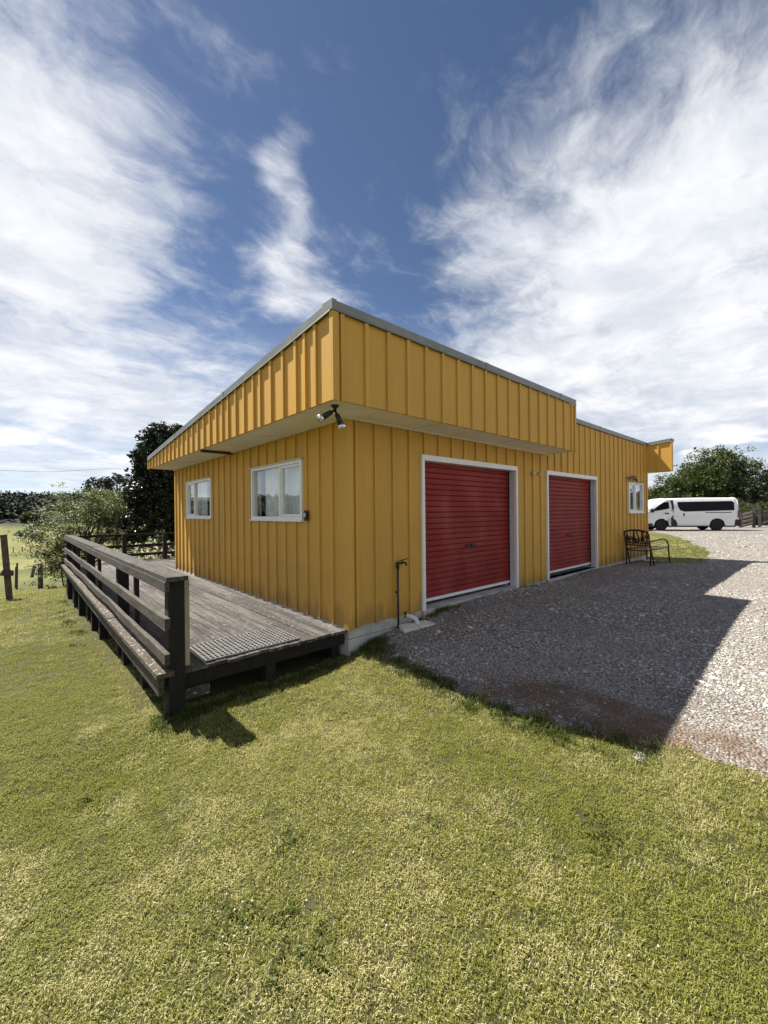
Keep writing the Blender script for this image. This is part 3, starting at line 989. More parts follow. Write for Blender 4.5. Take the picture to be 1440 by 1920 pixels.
# garden tap on a standpipe, drain bend and slab
tp = empty('garden_tap', (.715, -.055, gz(.715, -.055)), label='brass garden tap on dark standpipe against the yellow wall', cat='tap')
g0 = gz(.715, -.055)
tz = 1.0-g0
MB().tube([(0, 0, -.05), (0, 0, tz-.06)], .013, 10).build('standpipe', M_dpipe, tp, True)
MB().tube([(0, 0, tz-.06), (0, 0, tz-.01), (0, 0, tz), (.0, 0, tz+.025)], [.018, .02, .024, .014], 10).build('tap_body', M_brass, tp, True)
MB().tube([(.01, 0, tz), (.07, -.02, tz+.012), (.11, -.03, tz+.005), (.12, -.032, tz-.03)], [.014, .014, .013, .012], 10).build('spout', M_brass, tp, True)
MB().bar((.02, -.01, tz+.035), (.16, -.02, tz+.055), .016, .008).tube([(.07, -.012, tz+.012), (.07, -.012, tz+.05)], .008, 8).build('tap_handle', M_brass, tp)
MB().box(-.018, .018, .0, .055, tz*.55, tz*.55+.02).build('pipe_clip', M_dpipe, tp)

dr = empty('drain_pipe', (.93, -.03, 0), label='short white drain pipe bending out of the foundation', cat='pipe')
MB().tube([(-.03, .05, .315), (-.03, .0, .318), (-.005, -.045, .31), (.035, -.085, .28), (.05, -.10, .235), (.052, -.105, .19)], .027, 12).build('bend', M_pipe, dr, True)
MB().tube([(-.05, .01, .30), (-.05, .01, .37)], .012, 8).build('clip', M_brownbar, dr)
dsl = empty('drain_slab', (.90, -.17, 0), rz=radians(-14), label='thin pale concrete slab under the white drain pipe', cat='slab')
sz = gz(.9, -.17)
mb = MB().hexa([(-.22, -.10, sz-.02), (.24, -.085, sz-.02), (.22, .10, sz-.02), (-.2, .09, sz-.02),
                (-.225, -.105, sz+.03), (.245, -.09, sz+.032), (.225, .105, sz+.034), (-.205, .095, sz+.03)])
mb.build('slab', M_slab, dsl)
MB().box(.0, .02, -.098, .098, sz+.0, sz+.0335).build('crack', M_conc, dsl)

# ------------------------------------------------------------------ the deck
D = empty('timber_deck', (-1, 0, 0), label='weathered grey timber deck with dark railing along the yellow wall', cat='deck')
DZ = .312
DY0, DY1 = .02, 9.75
def railx(y): return -1.735 - .0095*y
def dobj(mb, name, m, parent=D, **kw):
    o = mb.build(name, m, parent, **kw)
    o.matrix_parent_inverse = Matrix.Translation((1, 0, 0))
    return o
bw = .098; gap = .006
x = -.018
k = 0
plank = MB().box(0, 1, 0, 1, 0, 1).mesh('plank'); plank.materials.append(M_deck)
while x > -1.80:
    x0 = max(x-bw, -1.815)
    y0 = DY0 + random.uniform(-.012, .012)
    o = link('board', plank, None, D, loc=(x0, y0, DZ-.03+random.uniform(-.003, .003)), scale=(x-x0, DY1-y0, .03))
    o.matrix_parent_inverse = Matrix.Translation((1, 0, 0))
    x -= bw+gap; k += 1
x = -.012
while x < 2.6:
    o = link('board', plank, None, D, loc=(x, 7.06, DZ-.03+random.uniform(-.003, .003)), scale=(bw, DY1-7.06, .03))
    o.matrix_parent_inverse = Matrix.Translation((1, 0, 0))
    x += bw+gap
# edge joist, bearers, stumps
dobj(MB().box(-1.74, -.03, .06, .10, DZ-.165, DZ-.034), 'edge_joist', M_dark)
for yy in np.arange(.9, 9.7, .85):
    dobj(MB().box(-1.80, -.03, yy, yy+.045, DZ-.17, DZ-.034), 'joist', M_dark)
dobj(MB().box(-1.72, 2.6, 9.70, 9.745, DZ-.17, DZ-.034), 'joist', M_dark)
dobj(MB().box(-1.05, -.93, .30, 9.6, DZ-.30, DZ-.172), 'bearer', M_dark)
for (xx, yy, s) in ((-.92, .13, .10), (-.12, .16, .09), (-1.0, 2.4, .1), (-1.0, 4.8, .1), (-1.0, 7.2, .1)):
    dobj(MB().box(xx-s/2, xx+s/2, yy-s/2, yy+s/2, gz(xx, yy)-.2, DZ-.17), 'stump', M_dark)
dobj(MB().box(-1.725, -1.50, .105, .20, .02, .115), 'timber_block', M_lichen)
# railing
def rail(name, off0, off1, z0, z1, m, y0=-.03, y1=9.78, wob=0.0, seg=14, seed=0, ends=None):
    mb = MB(); v = []; f = []
    for i in range(seg+1):
        y = y0+(y1-y0)*i/seg
        bx = railx(y); dz = wob*float(vnoise(i*.7+seed, 3.3, seed)); dx = wob*.7*float(vnoise(i*.6+9, 1.2, seed+3))
        for (o, z) in ((off0, z0), (off1, z0), (off1, z1), (off0, z1)):
            v.append((bx+o+dx, y, z+dz))
    for i in range(seg):
        a = i*4; b = a+4
        for q in range(4):
            q2 = (q+1) % 4
            f.append((a+q, a+q2, b+q2, b+q))
    f.append((0, 3, 2, 1)); e = seg*4; f.append((e, e+1, e+2, e+3))
    mb.add(v, f)
    return dobj(mb, name, m)
# two lengths of capping and rails meet over a post
rail('cap_rail', -.155, .012, 1.085, 1.122, M_rail, -.06, 4.45, .006, 8, 1)
rail('cap_rail', -.155, .012, 1.085, 1.122, M_rail, 4.458, 9.80, .006, 8, 2)
rail('top_rail', -.165, -.130, 1.000, 1.083, M_rail, -.05, 4.45, .006, 8, 1)
rail('top_rail', -.165, -.130, 1.000, 1.083, M_rail, 4.458, 9.80, .006, 8, 2)
rail('middle_rail', -.172, -.130, .700, .790, M_rail, -.07, 5.40, .008, 10, 3)
rail('middle_rail', -.172, -.130, .700, .790, M_rail, 5.41, 9.78, .008, 8, 4)
rail('lower_rail', -.172, -.130, .430, .515, M_rail, -.09, 3.98, .014, 12, 5)
rail('lower_rail', -.172, -.130, .430, .515, M_rail, 3.99, 9.78, .012, 12, 6)
for (ya, yb, sd) in ((-.07, 2.35, 1), (2.36, 3.55, 2), (3.56, 7.15, 3), (7.16, 9.76, 4)):
    rail('side_plank', -.235, -.105, .315, .353, M_lichen, ya, yb, .005, 6, sd)
for (ya, yb, sd) in ((-.02, 4.7, 5), (4.71, 9.72, 6)):
    rail('side_joist', -.205, -.165, .165, .313, M_rail, ya, yb, .008, 6, sd)
# posts and stiles
for y, w in ((.02, .115), (2.34, .11), (5.40, .12), (8.06, .11), (9.70, .11)):
    bx = railx(y)
    g = gz(bx-.06, y)-.25
    dobj(MB().box(bx-.128, bx-.003, y-.03, y-.03+w, g, 1.084), 'post', M_dark)
for y in (1.29, 3.97, 6.92):
    bx = railx(y)
    dobj(MB().box(bx-.128, bx-.085, y, y+.07, DZ-.1, 1.084), 'stile', M_dark)
dobj(MB().box(-1.737, -1.70, -.012, .03, .36, 1.084), 'post_strip', M_strip)
for y, w in ((8.82, .12), (7.33, .09), (6.35, .14), (4.44, .11), (3.58, .13), (1.74, .12), (.78, .12)):
    bx = railx(y); dobj(MB().box(bx-.163, bx-.06, y, y+w, gz(bx-.1, y)-.2, .31), 'leg', M_dark)
# far railing across the end of the deck
for z0, z1 in ((1.03, 1.095), (.70, .78), (.44, .52)):
    dobj(MB().box(-1.82, 3.0, 9.76, 9.80, z0, z1), 'end_rail', M_dark)
for xx in (-.66, .37, 1.5, 2.7):
    dobj(MB().box(xx-.05, xx+.05, 9.65, 9.757, -.6, 1.10), 'post', M_dark)
# underside dirt shadow comes from the boards themselves

# rubber mat with rows of holes
mt = empty('rubber_mat', (-1.07, .35, DZ+.002), label='black perforated rubber mat lying on the deck near the end post', cat='mat')
mx0, mx1, my0, my1 = -.465, .465, -.27, .27
nb = 22; nr = 10
mb = MB()
for i in range(nb+1):
    xx = mx0+(mx1-mx0)*i/nb
    mb.box(xx-.0085, xx+.0085, my0, my1, 0, .018)
mb.build('long_ribs', M_rubber, mt)
MB().box(mx0, mx1, my0, my1, -.001, .003).build('hole_dark_sheet', M_black, mt)  # black sheet added under the ribs so the holes read as shaded
mb = MB()
for j in range(nr+1):
    yy = my0+(my1-my0)*j/nr
    mb.box(mx0-.009, mx1+.009, yy-.0075, yy+.0075, .001, .0165)
mb.build('cross_ribs', M_rubber, mt)

# ------------------------------------------------------------------ metal bench by the wall
def bench():
    gx, gy = 9.3, -.42
    g = gz(gx, gy)+.008
    B = empty('metal_bench', (gx, gy, g), label='dark iron garden bench with openwork back beside the small window', cat='bench')
    # local: x along the wall, -y towards the yard. back at left end turned: the seat faces along +x/-y
    B.rotation_euler = (0, 0, radians(-6))
    return B, g


def build_bench():
    # four feet measured on the gravel; the back stands at the near end, the seat runs away along the wall
    p_bl = Vector((8.80, -.10)); p_fl = Vector((8.70, -.66)); p_fr = Vector((9.83, -.78)); p_br = Vector((10.0, -.22))
    c = (p_bl+p_fl+p_fr+p_br)/4
    g = gz(c.x, c.y)+.006
    B = empty('metal_bench', (c.x, c.y, g), label='dark iron garden bench with openwork back beside the small window', cat='bench')
    def P(q, z): return (q.x-c.x, q.y-c.y, z)
    # back: between p_bl side and p_fl side (it is seen square on from the camera)
    a, b = p_bl, p_fl
    lean = (a-p_br).normalized()*.12
    def bp(u, z):    # u 0..1 along the back, leaning with height
        q = a+(b-a)*u + lean*max(0, (z-.38)/.45)
        return P(q, z)
    for u in (0.0, 1.0):
        MB().tube([P((a+(b-a)*u)+lean*.25, 0), bp(u, .22), bp(u, .40), bp(u, .60), bp(u, .84-.03*abs(2*u-1))], [.019, .018, .019, .021, .019], 8).build('back_leg', M_bench, B, True)
    top = [bp(u, .835+.05*(1-(2*u-1)**2)) for u in np.linspace(0, 1, 9)]
    MB().tube(top, .024, 8).build('top_rail', M_bench, B, True)
    MB().tube([bp(0, .56), bp(1, .56)], .012, 8).build('back_rail', M_bench, B, True)
    MB().tube([bp(0, .50), bp(1, .50)], .013, 8).build('back_rail', M_bench, B, True)
    mb = MB()
    r = random.Random(4)
    for i in range(13):
        u0 = .06+.88*i/12
        u1 = min(.96, max(.04, u0+r.uniform(-.13, .13)))
        zt = .83+.05*(1-(2*u1-1)**2)
        um = (u0+u1)/2+r.uniform(-.06, .06)
        mb.tube([bp(u0, .56), bp(um, .70), bp(u1, zt)], [.011, .016, .011], 6)
    for i in range(7):
        u = .1+.8*i/6
        zc = .66+.07*r.uniform(-1, 1)
        mb.tube([bp(min(.97, max(.03, u+.05*cos(t))), zc+.04*sin(t)) for t in np.linspace(0, 2*pi, 9)], .013, 6)
    for i in range(9):
        u = .08+.84*i/8
        mb.tube([bp(u-.04, .50), bp(u, .53), bp(u+.04, .56)], .012, 6)
    mb.build('openwork_panel', M_bench, B, True)
    # seat rails and slats
    MB().tube([bp(0, .38), bp(.5, .365), bp(1, .38)], .014, 8).build('seat_rail', M_bench, B, True)
    for u, far, nm in ((1.0, p_fr, 'front'), (0.0, p_br, 'rear')):
        n0 = a+(b-a)*u
        MB().tube([P(n0, .40), P(n0+(far-n0)*.5, .40), P(n0+(far-n0)*.98, .41)], .012, 8).build('seat_rail', M_benchd, B, True)
    for i in range(7):
        u = .08+.84*i/6
        s = a+(b-a)*u; e = p_br+(p_fr-p_br)*u
        MB().bar(P(s, .41), P(e+(s-e)*.03, .418), .035, .008).build('seat_slat', M_benchs if i in (5, 6) else M_benchd, B)
    # arms: rise from the back, run level, curve down to the far feet
    for u, far in ((1.0, p_fr), (0.0, p_br)):
        n0 = a+(b-a)*u
        d = far-n0
        pts = [bp(u, .60), P(n0+d*.12, .615), P(n0+d*.4, .63), P(n0+d*.66, .635), P(n0+d*.82, .61), P(n0+d*.92, .54), P(n0+d*.96, .42), P(n0+d*.99, .2), P(n0+d*1.03, 0)]
        MB().tube(pts, .018, 8).build('arm_rest', M_benchd, B, True)
        MB().tube([bp(u, .52), P(n0+(p_br-p_bl)*.0+Vector((.02, -.0)), .44), P(n0+Vector((.05, -.02)), .25), P(n0+Vector((.09, -.05)), 0)], .018, 8).build('front_leg', M_benchd, B, True)
    MB().tube([P(p_fl+(p_fr-p_fl)*.1, .07), P(p_fl+(p_fr-p_fl)*.98, .07)], .01, 6).build('stretcher', M_benchd, B, True)


build_bench()
dz_ = gz(9.72, -.1)
ds = empty('white_dish', (9.9, -.30, gz(9.9, -.30)+.004), label='shallow white dish on the ground behind the bench', cat='dish')
MB().lathe([(.08, 0), (.13, .03), (.14, .045), (.125, .044), (.07, .015)], 18).build('bowl', M_pipe, ds, True)

# ------------------------------------------------------------------ crashed van
def build_van():
    rear = np.array([27.695, .947]); front = np.array([25.95, 3.317])
    fw = (front-rear); wb = np.linalg.norm(fw); fw /= wb
    left = np.array([fw[1], -fw[0]])           # outward normal of the side we see (towards the camera)
    if np.dot(CAM[:2]-rear, left) < 0: left = -left
    gzv = gz(*rear)+.012
    ang = atan2(fw[1], fw[0])
    # local frame: +x forward, seen side at y = 0, body goes to -y*side
    V = empty('parked_van', (rear[0], rear[1], gzv), rz=ang, label='white van with crumpled front door parked on the gravel by the trees', cat='van')
    lx = Vector((cos(-ang)*left[0]-sin(-ang)*left[1], sin(-ang)*left[0]+cos(-ang)*left[1]))
    sgn = 1 if lx.y > 0 else -1                 # outward local y direction
    Wd = 1.69
    # stations along x with bottom edge, belt, roof height and nose taper
    xs = np.concatenate([np.linspace(-1.12, -.45, 6), np.linspace(-.42, .42, 11), np.linspace(.47, 2.45, 14), np.linspace(2.50, 3.36, 11), np.linspace(3.42, 4.08, 9)])
    def arch(x, c, r=.415):
        return sqrt_(max(0.0, r*r-(x-c)**2))
    def sqrt_(q): return q**.5
    def bottom(x):
        b = .30
        for c in (0.0, 2.93):
            h = arch(x, c)
            if h > 0: b = max(b, .315+h)
        if x > 3.4: b = max(b, .30+.10*(x-3.4))
        return b
    def roofh(x):
        if x > 2.75:
            t = (x-2.75)/1.33
            return 1.97-.10*t-.86*t**2.1
        if x < -.95: return 1.97-.22*((-.95-x)/.17)**2*.5
        return 1.975-.012*abs(x-1.0)
    v = []; rows = []
    for x in xs:
        zt = roofh(x); zb = bottom(x)
        nose = max(0, (x-3.4)/.68)
        inset = .10*nose**2 + (.05 if x < -1.05 else 0)
        belt = min(1.12, zt-.12)
        zr = max(zt-.09, belt+.03)
        prof = [(inset+.02, zb), (inset, max(zb+.02, .62)), (inset+.005, max(zb+.04, belt)), (inset+.10*(zr-belt)/.75+.01, zr), (inset+.17, zt-.02), (inset+.34, zt)]
        row = []
        for (o, z) in prof: row.append((x, sgn*-o, z))
        for (o, z) in prof[::-1]: row.append((x, sgn*-(Wd-o), z))
        rows.append(row)
    n = len(rows[0]); f = []
    for row in rows: v += row
    for i in range(len(rows)-1):
        for k in range(n-1):
            f.append((i*n+k, i*n+k+1, (i+1)*n+k+1, (i+1)*n+k))
    f.append(tuple(range(n))); f.append(tuple((len(rows)-1)*n+k for k in range(n))[::-1])
    MB().add(v, f).build('body', M_van, V, True)
    # dark underbody and wheel wells
    MB().box(-1.0, 3.95, min(-sgn*.12, -sgn*(Wd-.12)), max(-sgn*.12, -sgn*(Wd-.12)), .22, .72).build('underbody', M_vdark, V)
    Rx = Matrix.Rotation(radians(90)*(-sgn), 4, 'X')   # lathe z axis -> outward
    for c in (0.0, 2.93):
        for side in (0, 1):
            yo = -sgn*.03 if side == 0 else -sgn*(Wd-.03)
            Ms = Matrix.Translation((c, yo, .33)) @ (Rx if side == 0 else Matrix.Rotation(radians(90)*sgn, 4, 'X'))
            ty = MB().lathe([(.20, -.2), (.31, -.2), (.33, -.17), (.33, -.03), (.31, -.005), (.21, 0)], 28, Ms).build('wheel', M_tyre, V, True)
            MB().lathe([(.21, -.05), (.205, -.012), (.19, -.02), (.10, -.03), (.06, -.01), (.0, -.008)], 20, Ms).build('rim', M_vdark, ty, True)
    y_ = lambda o: -sgn*o
    def panel(name, pts, off, m, parent=V, th=.012):
        """flat panel following the body side: pts (x,z), off = inset of the surface at height z"""
        a = [(x, y_(off(z)-.004), z) for x, z in pts]; b = [(x, y_(off(z)+th), z) for x, z in pts]
        k = len(pts)
        mb = MB(); mb.add(a+b, [tuple(range(k)), tuple(range(k, 2*k))[::-1]] + [(i, (i+1) % k, k+(i+1) % k, k+i) for i in range(k)])
        return mb.build(name, m, parent)
    side = lambda z: (.004 if z < 1.12 else .005+.10*(z-1.12)/.75+.002)
    # long tinted window band and its sliding rail
    panel('side_window', [(-.88, 1.20), (1.70, 1.14), (1.92, 1.22), (2.02, 1.42), (2.06, 1.73), (-.78, 1.75), (-.90, 1.66)], side, M_vglass)
    panel('slide_track', [(-.72, 1.055), (.62, 1.055), (.62, 1.10), (-.72, 1.10)], side, M_vdark)
    panel('door_handle', [(1.70, .88), (1.77, .88), (1.77, 1.05), (1.70, 1.05)], lambda z: -.012, M_vdark)
    for x in (2.02, .62):
        panel('panel_gap', [(x-.006, .34), (x+.006, .34), (x+.006, 1.12), (x-.006, 1.12)], side, M_reveal)
    panel('crease', [(-1.0, .80), (2.4, .80), (2.4, .812), (-1.0, .812)], lambda z: -.002, M_reveal)
    panel('tail_lamp', [(-1.12, .78), (-1.04, .78), (-1.05, 1.18), (-1.12, 1.18)], lambda z: -.01, M_tail)
    panel('rear_bumper', [(-1.20, .28), (-.88, .28), (-.90, .62), (-.96, .66), (-1.20, .66)], lambda z: -.015, M_vdark, th=.3)
    panel('front_bumper', [(3.40, .27), (4.12, .33), (4.13, .46), (3.98, .50), (3.42, .44)], lambda z: .0, M_vdark, th=.5)
    panel('fuel_flap', [(.95, .70), (1.12, .70), (1.12, .90), (.95, .90)], lambda z: -.001, M_van)
    panel('sill_trim', [(.48, .30), (2.05, .30), (2.05, .36), (.48, .36)], lambda z: -.003, M_reveal)
    panel('rear_pillar_gap', [(-.985, .70), (-.975, .70), (-.93, 1.78), (-.94, 1.78)], side, M_reveal)
    # torn opening behind the front door
    panel('torn_opening', [(2.50, .30), (2.54, .66), (2.44, .80), (2.52, .98), (2.40, 1.12), (2.42, 1.40), (2.46, 1.84), (2.27, 1.84), (2.24, 1.40), (2.27, 1.15), (2.33, 1.0), (2.28, .86), (2.30, .74), (2.16, .62), (2.10, .46), (2.09, .30)],
          lambda z: side(z)-.004, M_vdark)
    # the bent door, swung a little out and crumpled
    r = random.Random(7)
    out = [(2.46, 1.86), (2.40, 1.50), (2.42, 1.18), (2.30, .98), (2.48, .78), (2.74, .62), (2.80, .72), (3.0, .78), (3.2, .74), (3.34, .60), (3.40, .46), (3.66, .44), (3.70, .80), (3.72, 1.08), (3.52, 1.22), (3.2, 1.52), (2.9, 1.74), (2.62, 1.86)]
    win = [(2.56, 1.74), (2.54, 1.34), (3.02, 1.24), (3.42, 1.18), (3.38, 1.26), (3.05, 1.56), (2.80, 1.72)]
    def door(name, pts, base, m, parent=V):
        a = [(x, y_(side(z)-base-.07*max(0, (2.9-x)/.6)-.03*r.random()), z) for x, z in pts]
        b = [(x, q+sgn*-.025, z) for x, q, z in a]
        k = len(pts)
        mb = MB(); mb.add(a+b, [tuple(range(k)), tuple(range(k, 2*k))[::-1]] + [(i, (i+1) % k, k+(i+1) % k, k+i) for i in range(k)])
        return mb.build(name, m, parent)
    dobj_ = door('front_door', out, .012, M_van)
    dobj_['label'] = 'crumpled front door bent outwards'
    door('door_window', win, .060, M_vglass, dobj_)
    panel('door_handle', [(2.58, 1.0), (2.82, 1.02), (2.80, 1.09), (2.58, 1.07)], lambda z: -.135, M_vdark, dobj_)
    panel('wing_mirror', [(3.40, 1.10), (3.60, 1.12), (3.56, 1.30), (3.46, 1.34), (3.40, 1.26)], lambda z: -.17, M_vdark, dobj_, th=.12)
    # peeled strip of sill over the front wheel
    MB().add([(2.46, y_(-.05), .90), (2.56, y_(-.07), .86), (2.60, y_(-.12), .36), (2.46, y_(-.09), .28), (2.46, y_(-.02), .90), (2.56, y_(-.04), .86), (2.60, y_(-.09), .36), (2.46, y_(-.06), .28)],
             [(0, 1, 2, 3), (7, 6, 5, 4), (0, 4, 5, 1), (1, 5, 6, 2), (2, 6, 7, 3), (3, 7, 4, 0)]).build('torn_sill', M_reveal, V)
    panel('headlamp', [(3.74, .70), (3.98, .74), (3.96, 1.00), (3.80, .96)], lambda z: .035, M_lens)
    panel('broken_grille', [(3.86, .46), (4.06, .50), (4.05, .68), (3.90, .66)], lambda z: .05, M_vdark)
    panel('door_seam', [(3.705, .46), (3.725, .46), (3.745, 1.06), (3.725, 1.06)], lambda z: -.004, M_vdark)
    # windscreen
    a = [(3.12, y_(.22), 1.74), (3.98, y_(.26), 1.14), (3.98, y_(Wd-.26), 1.14), (3.12, y_(Wd-.22), 1.74)]
    b = [(x+.03, y, z+.035) for x, y, z in a]
    MB().hexa(a+b).build('windscreen', M_vglass, V)
    MB().box(.2, 2.3, min(y_(.36), y_(.39)), max(y_(.36), y_(.39)), 1.965, 2.0).build('roof_rail', M_vdark, V)


build_van()


def ray_xy(px, depth):
    """world x, y of picture column px (1440 wide) at a given depth"""
    q = CAM + (F0 + R0*((px-720)/FPX))*depth
    return float(q[0]), float(q[1])


# ------------------------------------------------------------------ fences and posts
def yard_fence():
    # sloping short panel, posts and dark gate right of the van
    dep = 27.0
    a = Vector(ray_xy(1388, dep)); b = Vector(ray_xy(1413, dep+.2)); c = Vector(ray_xy(1424, dep+.4)); e = Vector(ray_xy(1560, dep+1.5))
    g = gz(a.x, a.y)
    Fn = empty('timber_fence', (a.x, a.y, g), label='short weathered timber fence panel with sloping rails behind the van', cat='fence')
    o = Vector((a.x, a.y, g))
    def L(p, z): return Vector((p.x, p.y, g+z))-o
    for p, h in ((a, 1.05), (b, 1.42)):
        q = L(p, 0); MB().box(q.x-.09, q.x+.09, q.y-.09, q.y+.09, -.3, h).build('post', M_gated, Fn)
    for z in (.16, .42, .68, .92):
        MB().bar(L(a, z-.06), L(b, z+.14), .04, .15).build('rail', M_gate, Fn)
    g2 = gz(c.x, c.y)
    G = empty('farm_gate', (c.x, c.y, g2), label='dark timber gate with diagonal brace right of the short fence', cat='gate')
    o2 = Vector((c.x, c.y, g2))
    def K(p, z): return Vector((p.x, p.y, g2+z))-o2
    q = K(c, 0); MB().box(q.x-.08, q.x+.08, q.y-.08, q.y+.08, -.3, 1.45).build('gate_post', M_gated, G)
    for z in (.2, .45, .72, 1.0, 1.25):
        MB().bar(K(c, z), K(e, z), .04, .13).build('gate_rail', M_gated, G)
    for u in (.03, .5, .97):
        p = c+(e-c)*u; MB().bar(K(p, .12), K(p, 1.32), .10, .05, up=(1, 0, 0)).build('gate_stile', M_gated, G)
    MB().bar(K(c, .2), K(c+(e-c)*.5, 1.25), .05, .10).build('brace', M_gate, G)


yard_fence()


def fence_post(px, ybase, ytop, depth, w, lean=0.0, label='', name='fence_post', m=M_post, extra=None, round_=False):
    """a post whose foot is on the ground below its picture column"""
    x, y = ray_xy(px, depth)
    g = gz(x, y)
    hor = 960-.0096*(px-720)
    h = (ybase-ytop)/FPX*depth
    P_ = empty(name, (x, y, g), rz=radians(random.uniform(-15, 15)), label=label, cat='post')
    mb = MB()
    if round_:
        mb.tube([(0, 0, -.3), (lean*.4*h, .01, h*.4), (lean*h, 0, h)], [w*.52, w*.5, w*.46], 10)
    else:
        q = w/2
        mb.hexa([(-q, -q, -.3), (q, -q, -.3), (q, q, -.3), (-q, q, -.3), (lean*h-q*.95, -q, h), (lean*h+q*.95, -q, h+.015), (lean*h+q*.9, q, h), (lean*h-q*.9, q, h+.01)])
    mb.build('shaft', m, P_)
    return P_, h


P1, h1 = fence_post(18, 1125, 1003, 11.3, .15, -.07, 'tall dark leaning post with short board on top left of the deck')
MB().hexa([(-.85, -.06, h1-.10), (-.06, -.05, h1-.02), (-.06, .06, h1-.02), (-.85, .07, h1-.10), (-.85, -.07, h1-.04), (-.04, -.06, h1+.03), (-.04, .07, h1+.03), (-.85, .08, h1-.04)]).build('top_board', M_lichen, P1)
MB().hexa([(-.22, -.14, h1*.40), (.07, -.14, h1*.38), (.07, .1, h1*.38), (-.22, .1, h1*.40), (-.16, -.12, h1*.48), (.07, -.12, h1*.46), (.07, .1, h1*.46), (-.14, .1, h1*.48)]).build('bracket', M_brownbar, P1)
fence_post(30, 1110, 1060, 18.0, .07, .02, 'thin upright post just right of the tall leaning post')
fence_post(27, 1100, 1060, 19.5, .05, .03, 'thinner of the two slim posts beside the tall post')
fence_post(74.5, 1103, 1055, 17.5, .19, .0, 'thick round dark post in the middle of the lawn fence', round_=True)
fence_post(57, 1081, 1058, 36, .24, .22, 'short post leaning right down the slope with a prop')
fence_post(93.5, 1080, 1058, 36, .10, .10, 'thin post leaning right, beyond the thick round post')
fence_post(119.5, 1098, 1050, 17.5, .055, -.12, 'slim dark stake leaning left beside the deck end')
for i, px in enumerate((24, 41, 56, 74, 107)):
    P_, _ = fence_post(px, 1025, 1015, 118+i*1.5, .22, .02, 'tiny far fence post across the valley paddock')
    P_['group'] = 'far paddock fence posts'

# far wire between the paddock posts is too fine to see; the overhead cable is not
oc = []
for px in range(-260, 560, 20):
    x, y = ray_xy(px, 62)
    yy = 882 + 4.0*sin((px-20)/40.0)*(.6 if px > 0 else .3) - .004*(px-120)
    oc.append((x, y, CAM[2]+(960-.0096*(px-720)-yy)/FPX*62))
cb = MB().tube(oc, .022, 6).build('overhead_cable', M_wire, label='thin overhead cable sagging across the sky at the left', cat='cable')

# ------------------------------------------------------------------ grazing animal in the valley
def build_cow():
    x, y = ray_xy(91, 84)
    g = gz(x, y)
    me = bpy.data.meshes.new('calf')
    J = {}
    vs = []; es = []; rs = []
    def V_(n, p, r, par=None):
        J[n] = len(vs); vs.append(p); rs.append(r)
        if par is not None: es.append((J[par], J[n]))
    V_('hip', (-.42, 0, .82), .20); V_('mid', (0, 0, .78), .25, 'hip'); V_('chest', (.38, 0, .80), .23, 'mid')
    V_('neck', (.62, 0, .66), .13, 'chest'); V_('poll', (.80, 0, .42), .10, 'neck'); V_('muzzle', (.88, 0, .16), .06, 'poll')
    for s in (-1, 1):
        V_(f'sh{s}', (.40, .13*s, .62), .09, 'chest'); V_(f'kn{s}', (.40, .14*s, .33), .05, f'sh{s}'); V_(f'ft{s}', (.41, .14*s, .02), .045, f'kn{s}')
        V_(f'st{s}', (-.40, .13*s, .62), .11, 'hip'); V_(f'hk{s}', (-.50, .14*s, .35), .05, f'st{s}'); V_(f'hf{s}', (-.45, .14*s, .02), .045, f'hk{s}')
        V_(f'ear{s}', (.74, .14*s, .46), .03, 'poll')
    V_('tail', (-.62, 0, .72), .03, 'hip'); V_('tailend', (-.66, 0, .32), .02, 'tail')
    me.from_pydata(vs, es, [])
    o = bpy.data.objects.new('grazing_calf', me); COL.objects.link(o)
    sm = o.modifiers.new('skin', 'SKIN'); 
    for i, q in enumerate(me.skin_vertices[0].data):
        q.radius = (rs[i], rs[i]); q.use_root = (i == 0)
    ss = o.modifiers.new('sub', 'SUBSURF'); ss.levels = 1; ss.render_levels = 2
    o.location = (x, y, g); o.scale = (1.0, 1.0, 1.0)
    o.rotation_euler = (0, 0, YAW+radians(90))
    tag(o, 'small dark calf grazing in the valley paddock', 'calf')
    # evaluate to a plain mesh
    dg = bpy.context.evaluated_depsgraph_get()
    m2 = bpy.data.meshes.new_from_object(o.evaluated_get(dg))
    o.modifiers.clear(); o.data = m2
    m2.materials.clear(); m2.materials.append(M_cow)
    for q in m2.polygons: q.use_smooth = True


build_cow()

# ------------------------------------------------------------------ trees and shrubs
def leaf_quads(C, size, aspect=.5, up=.3, jitter=.35, droop=0.0, outward=None):
    """C: leaf centres (N,3). Each leaf a bent rhombus-like quad"""
    n = len(C)
    d = rng.normal(size=(n, 3)); d[:, 2] *= .6
    if outward is not None: d += outward*1.0
    d[:, 2] -= droop
    d /= np.linalg.norm(d, axis=1, keepdims=True)+1e-9
    nn = rng.normal(size=(n, 3)); nn[:, 2] += up*3
    s = np.cross(d, nn); s /= np.linalg.norm(s, axis=1, keepdims=True)+1e-9
    L = size*(1+jitter*rng.uniform(-1, 1, size=(n, 1)))
    W = L*aspect*.5
    nrm = np.cross(s, d)
    a = C-d*L*.5; b = C+s*W+nrm*L*.06; c = C+d*L*.5; e = C-s*W+nrm*L*.06
    V = np.stack([a, b, c, e], 1).reshape(-1, 3)
    Q = np.arange(4*n).reshape(n, 4)
    return V, Q


def in_ball(n):
    d = rng.normal(size=(n, 3)); d /= np.linalg.norm(d, axis=1, keepdims=True)
    return d*rng.uniform(0, 1, size=(n, 1))**(1/2.2)


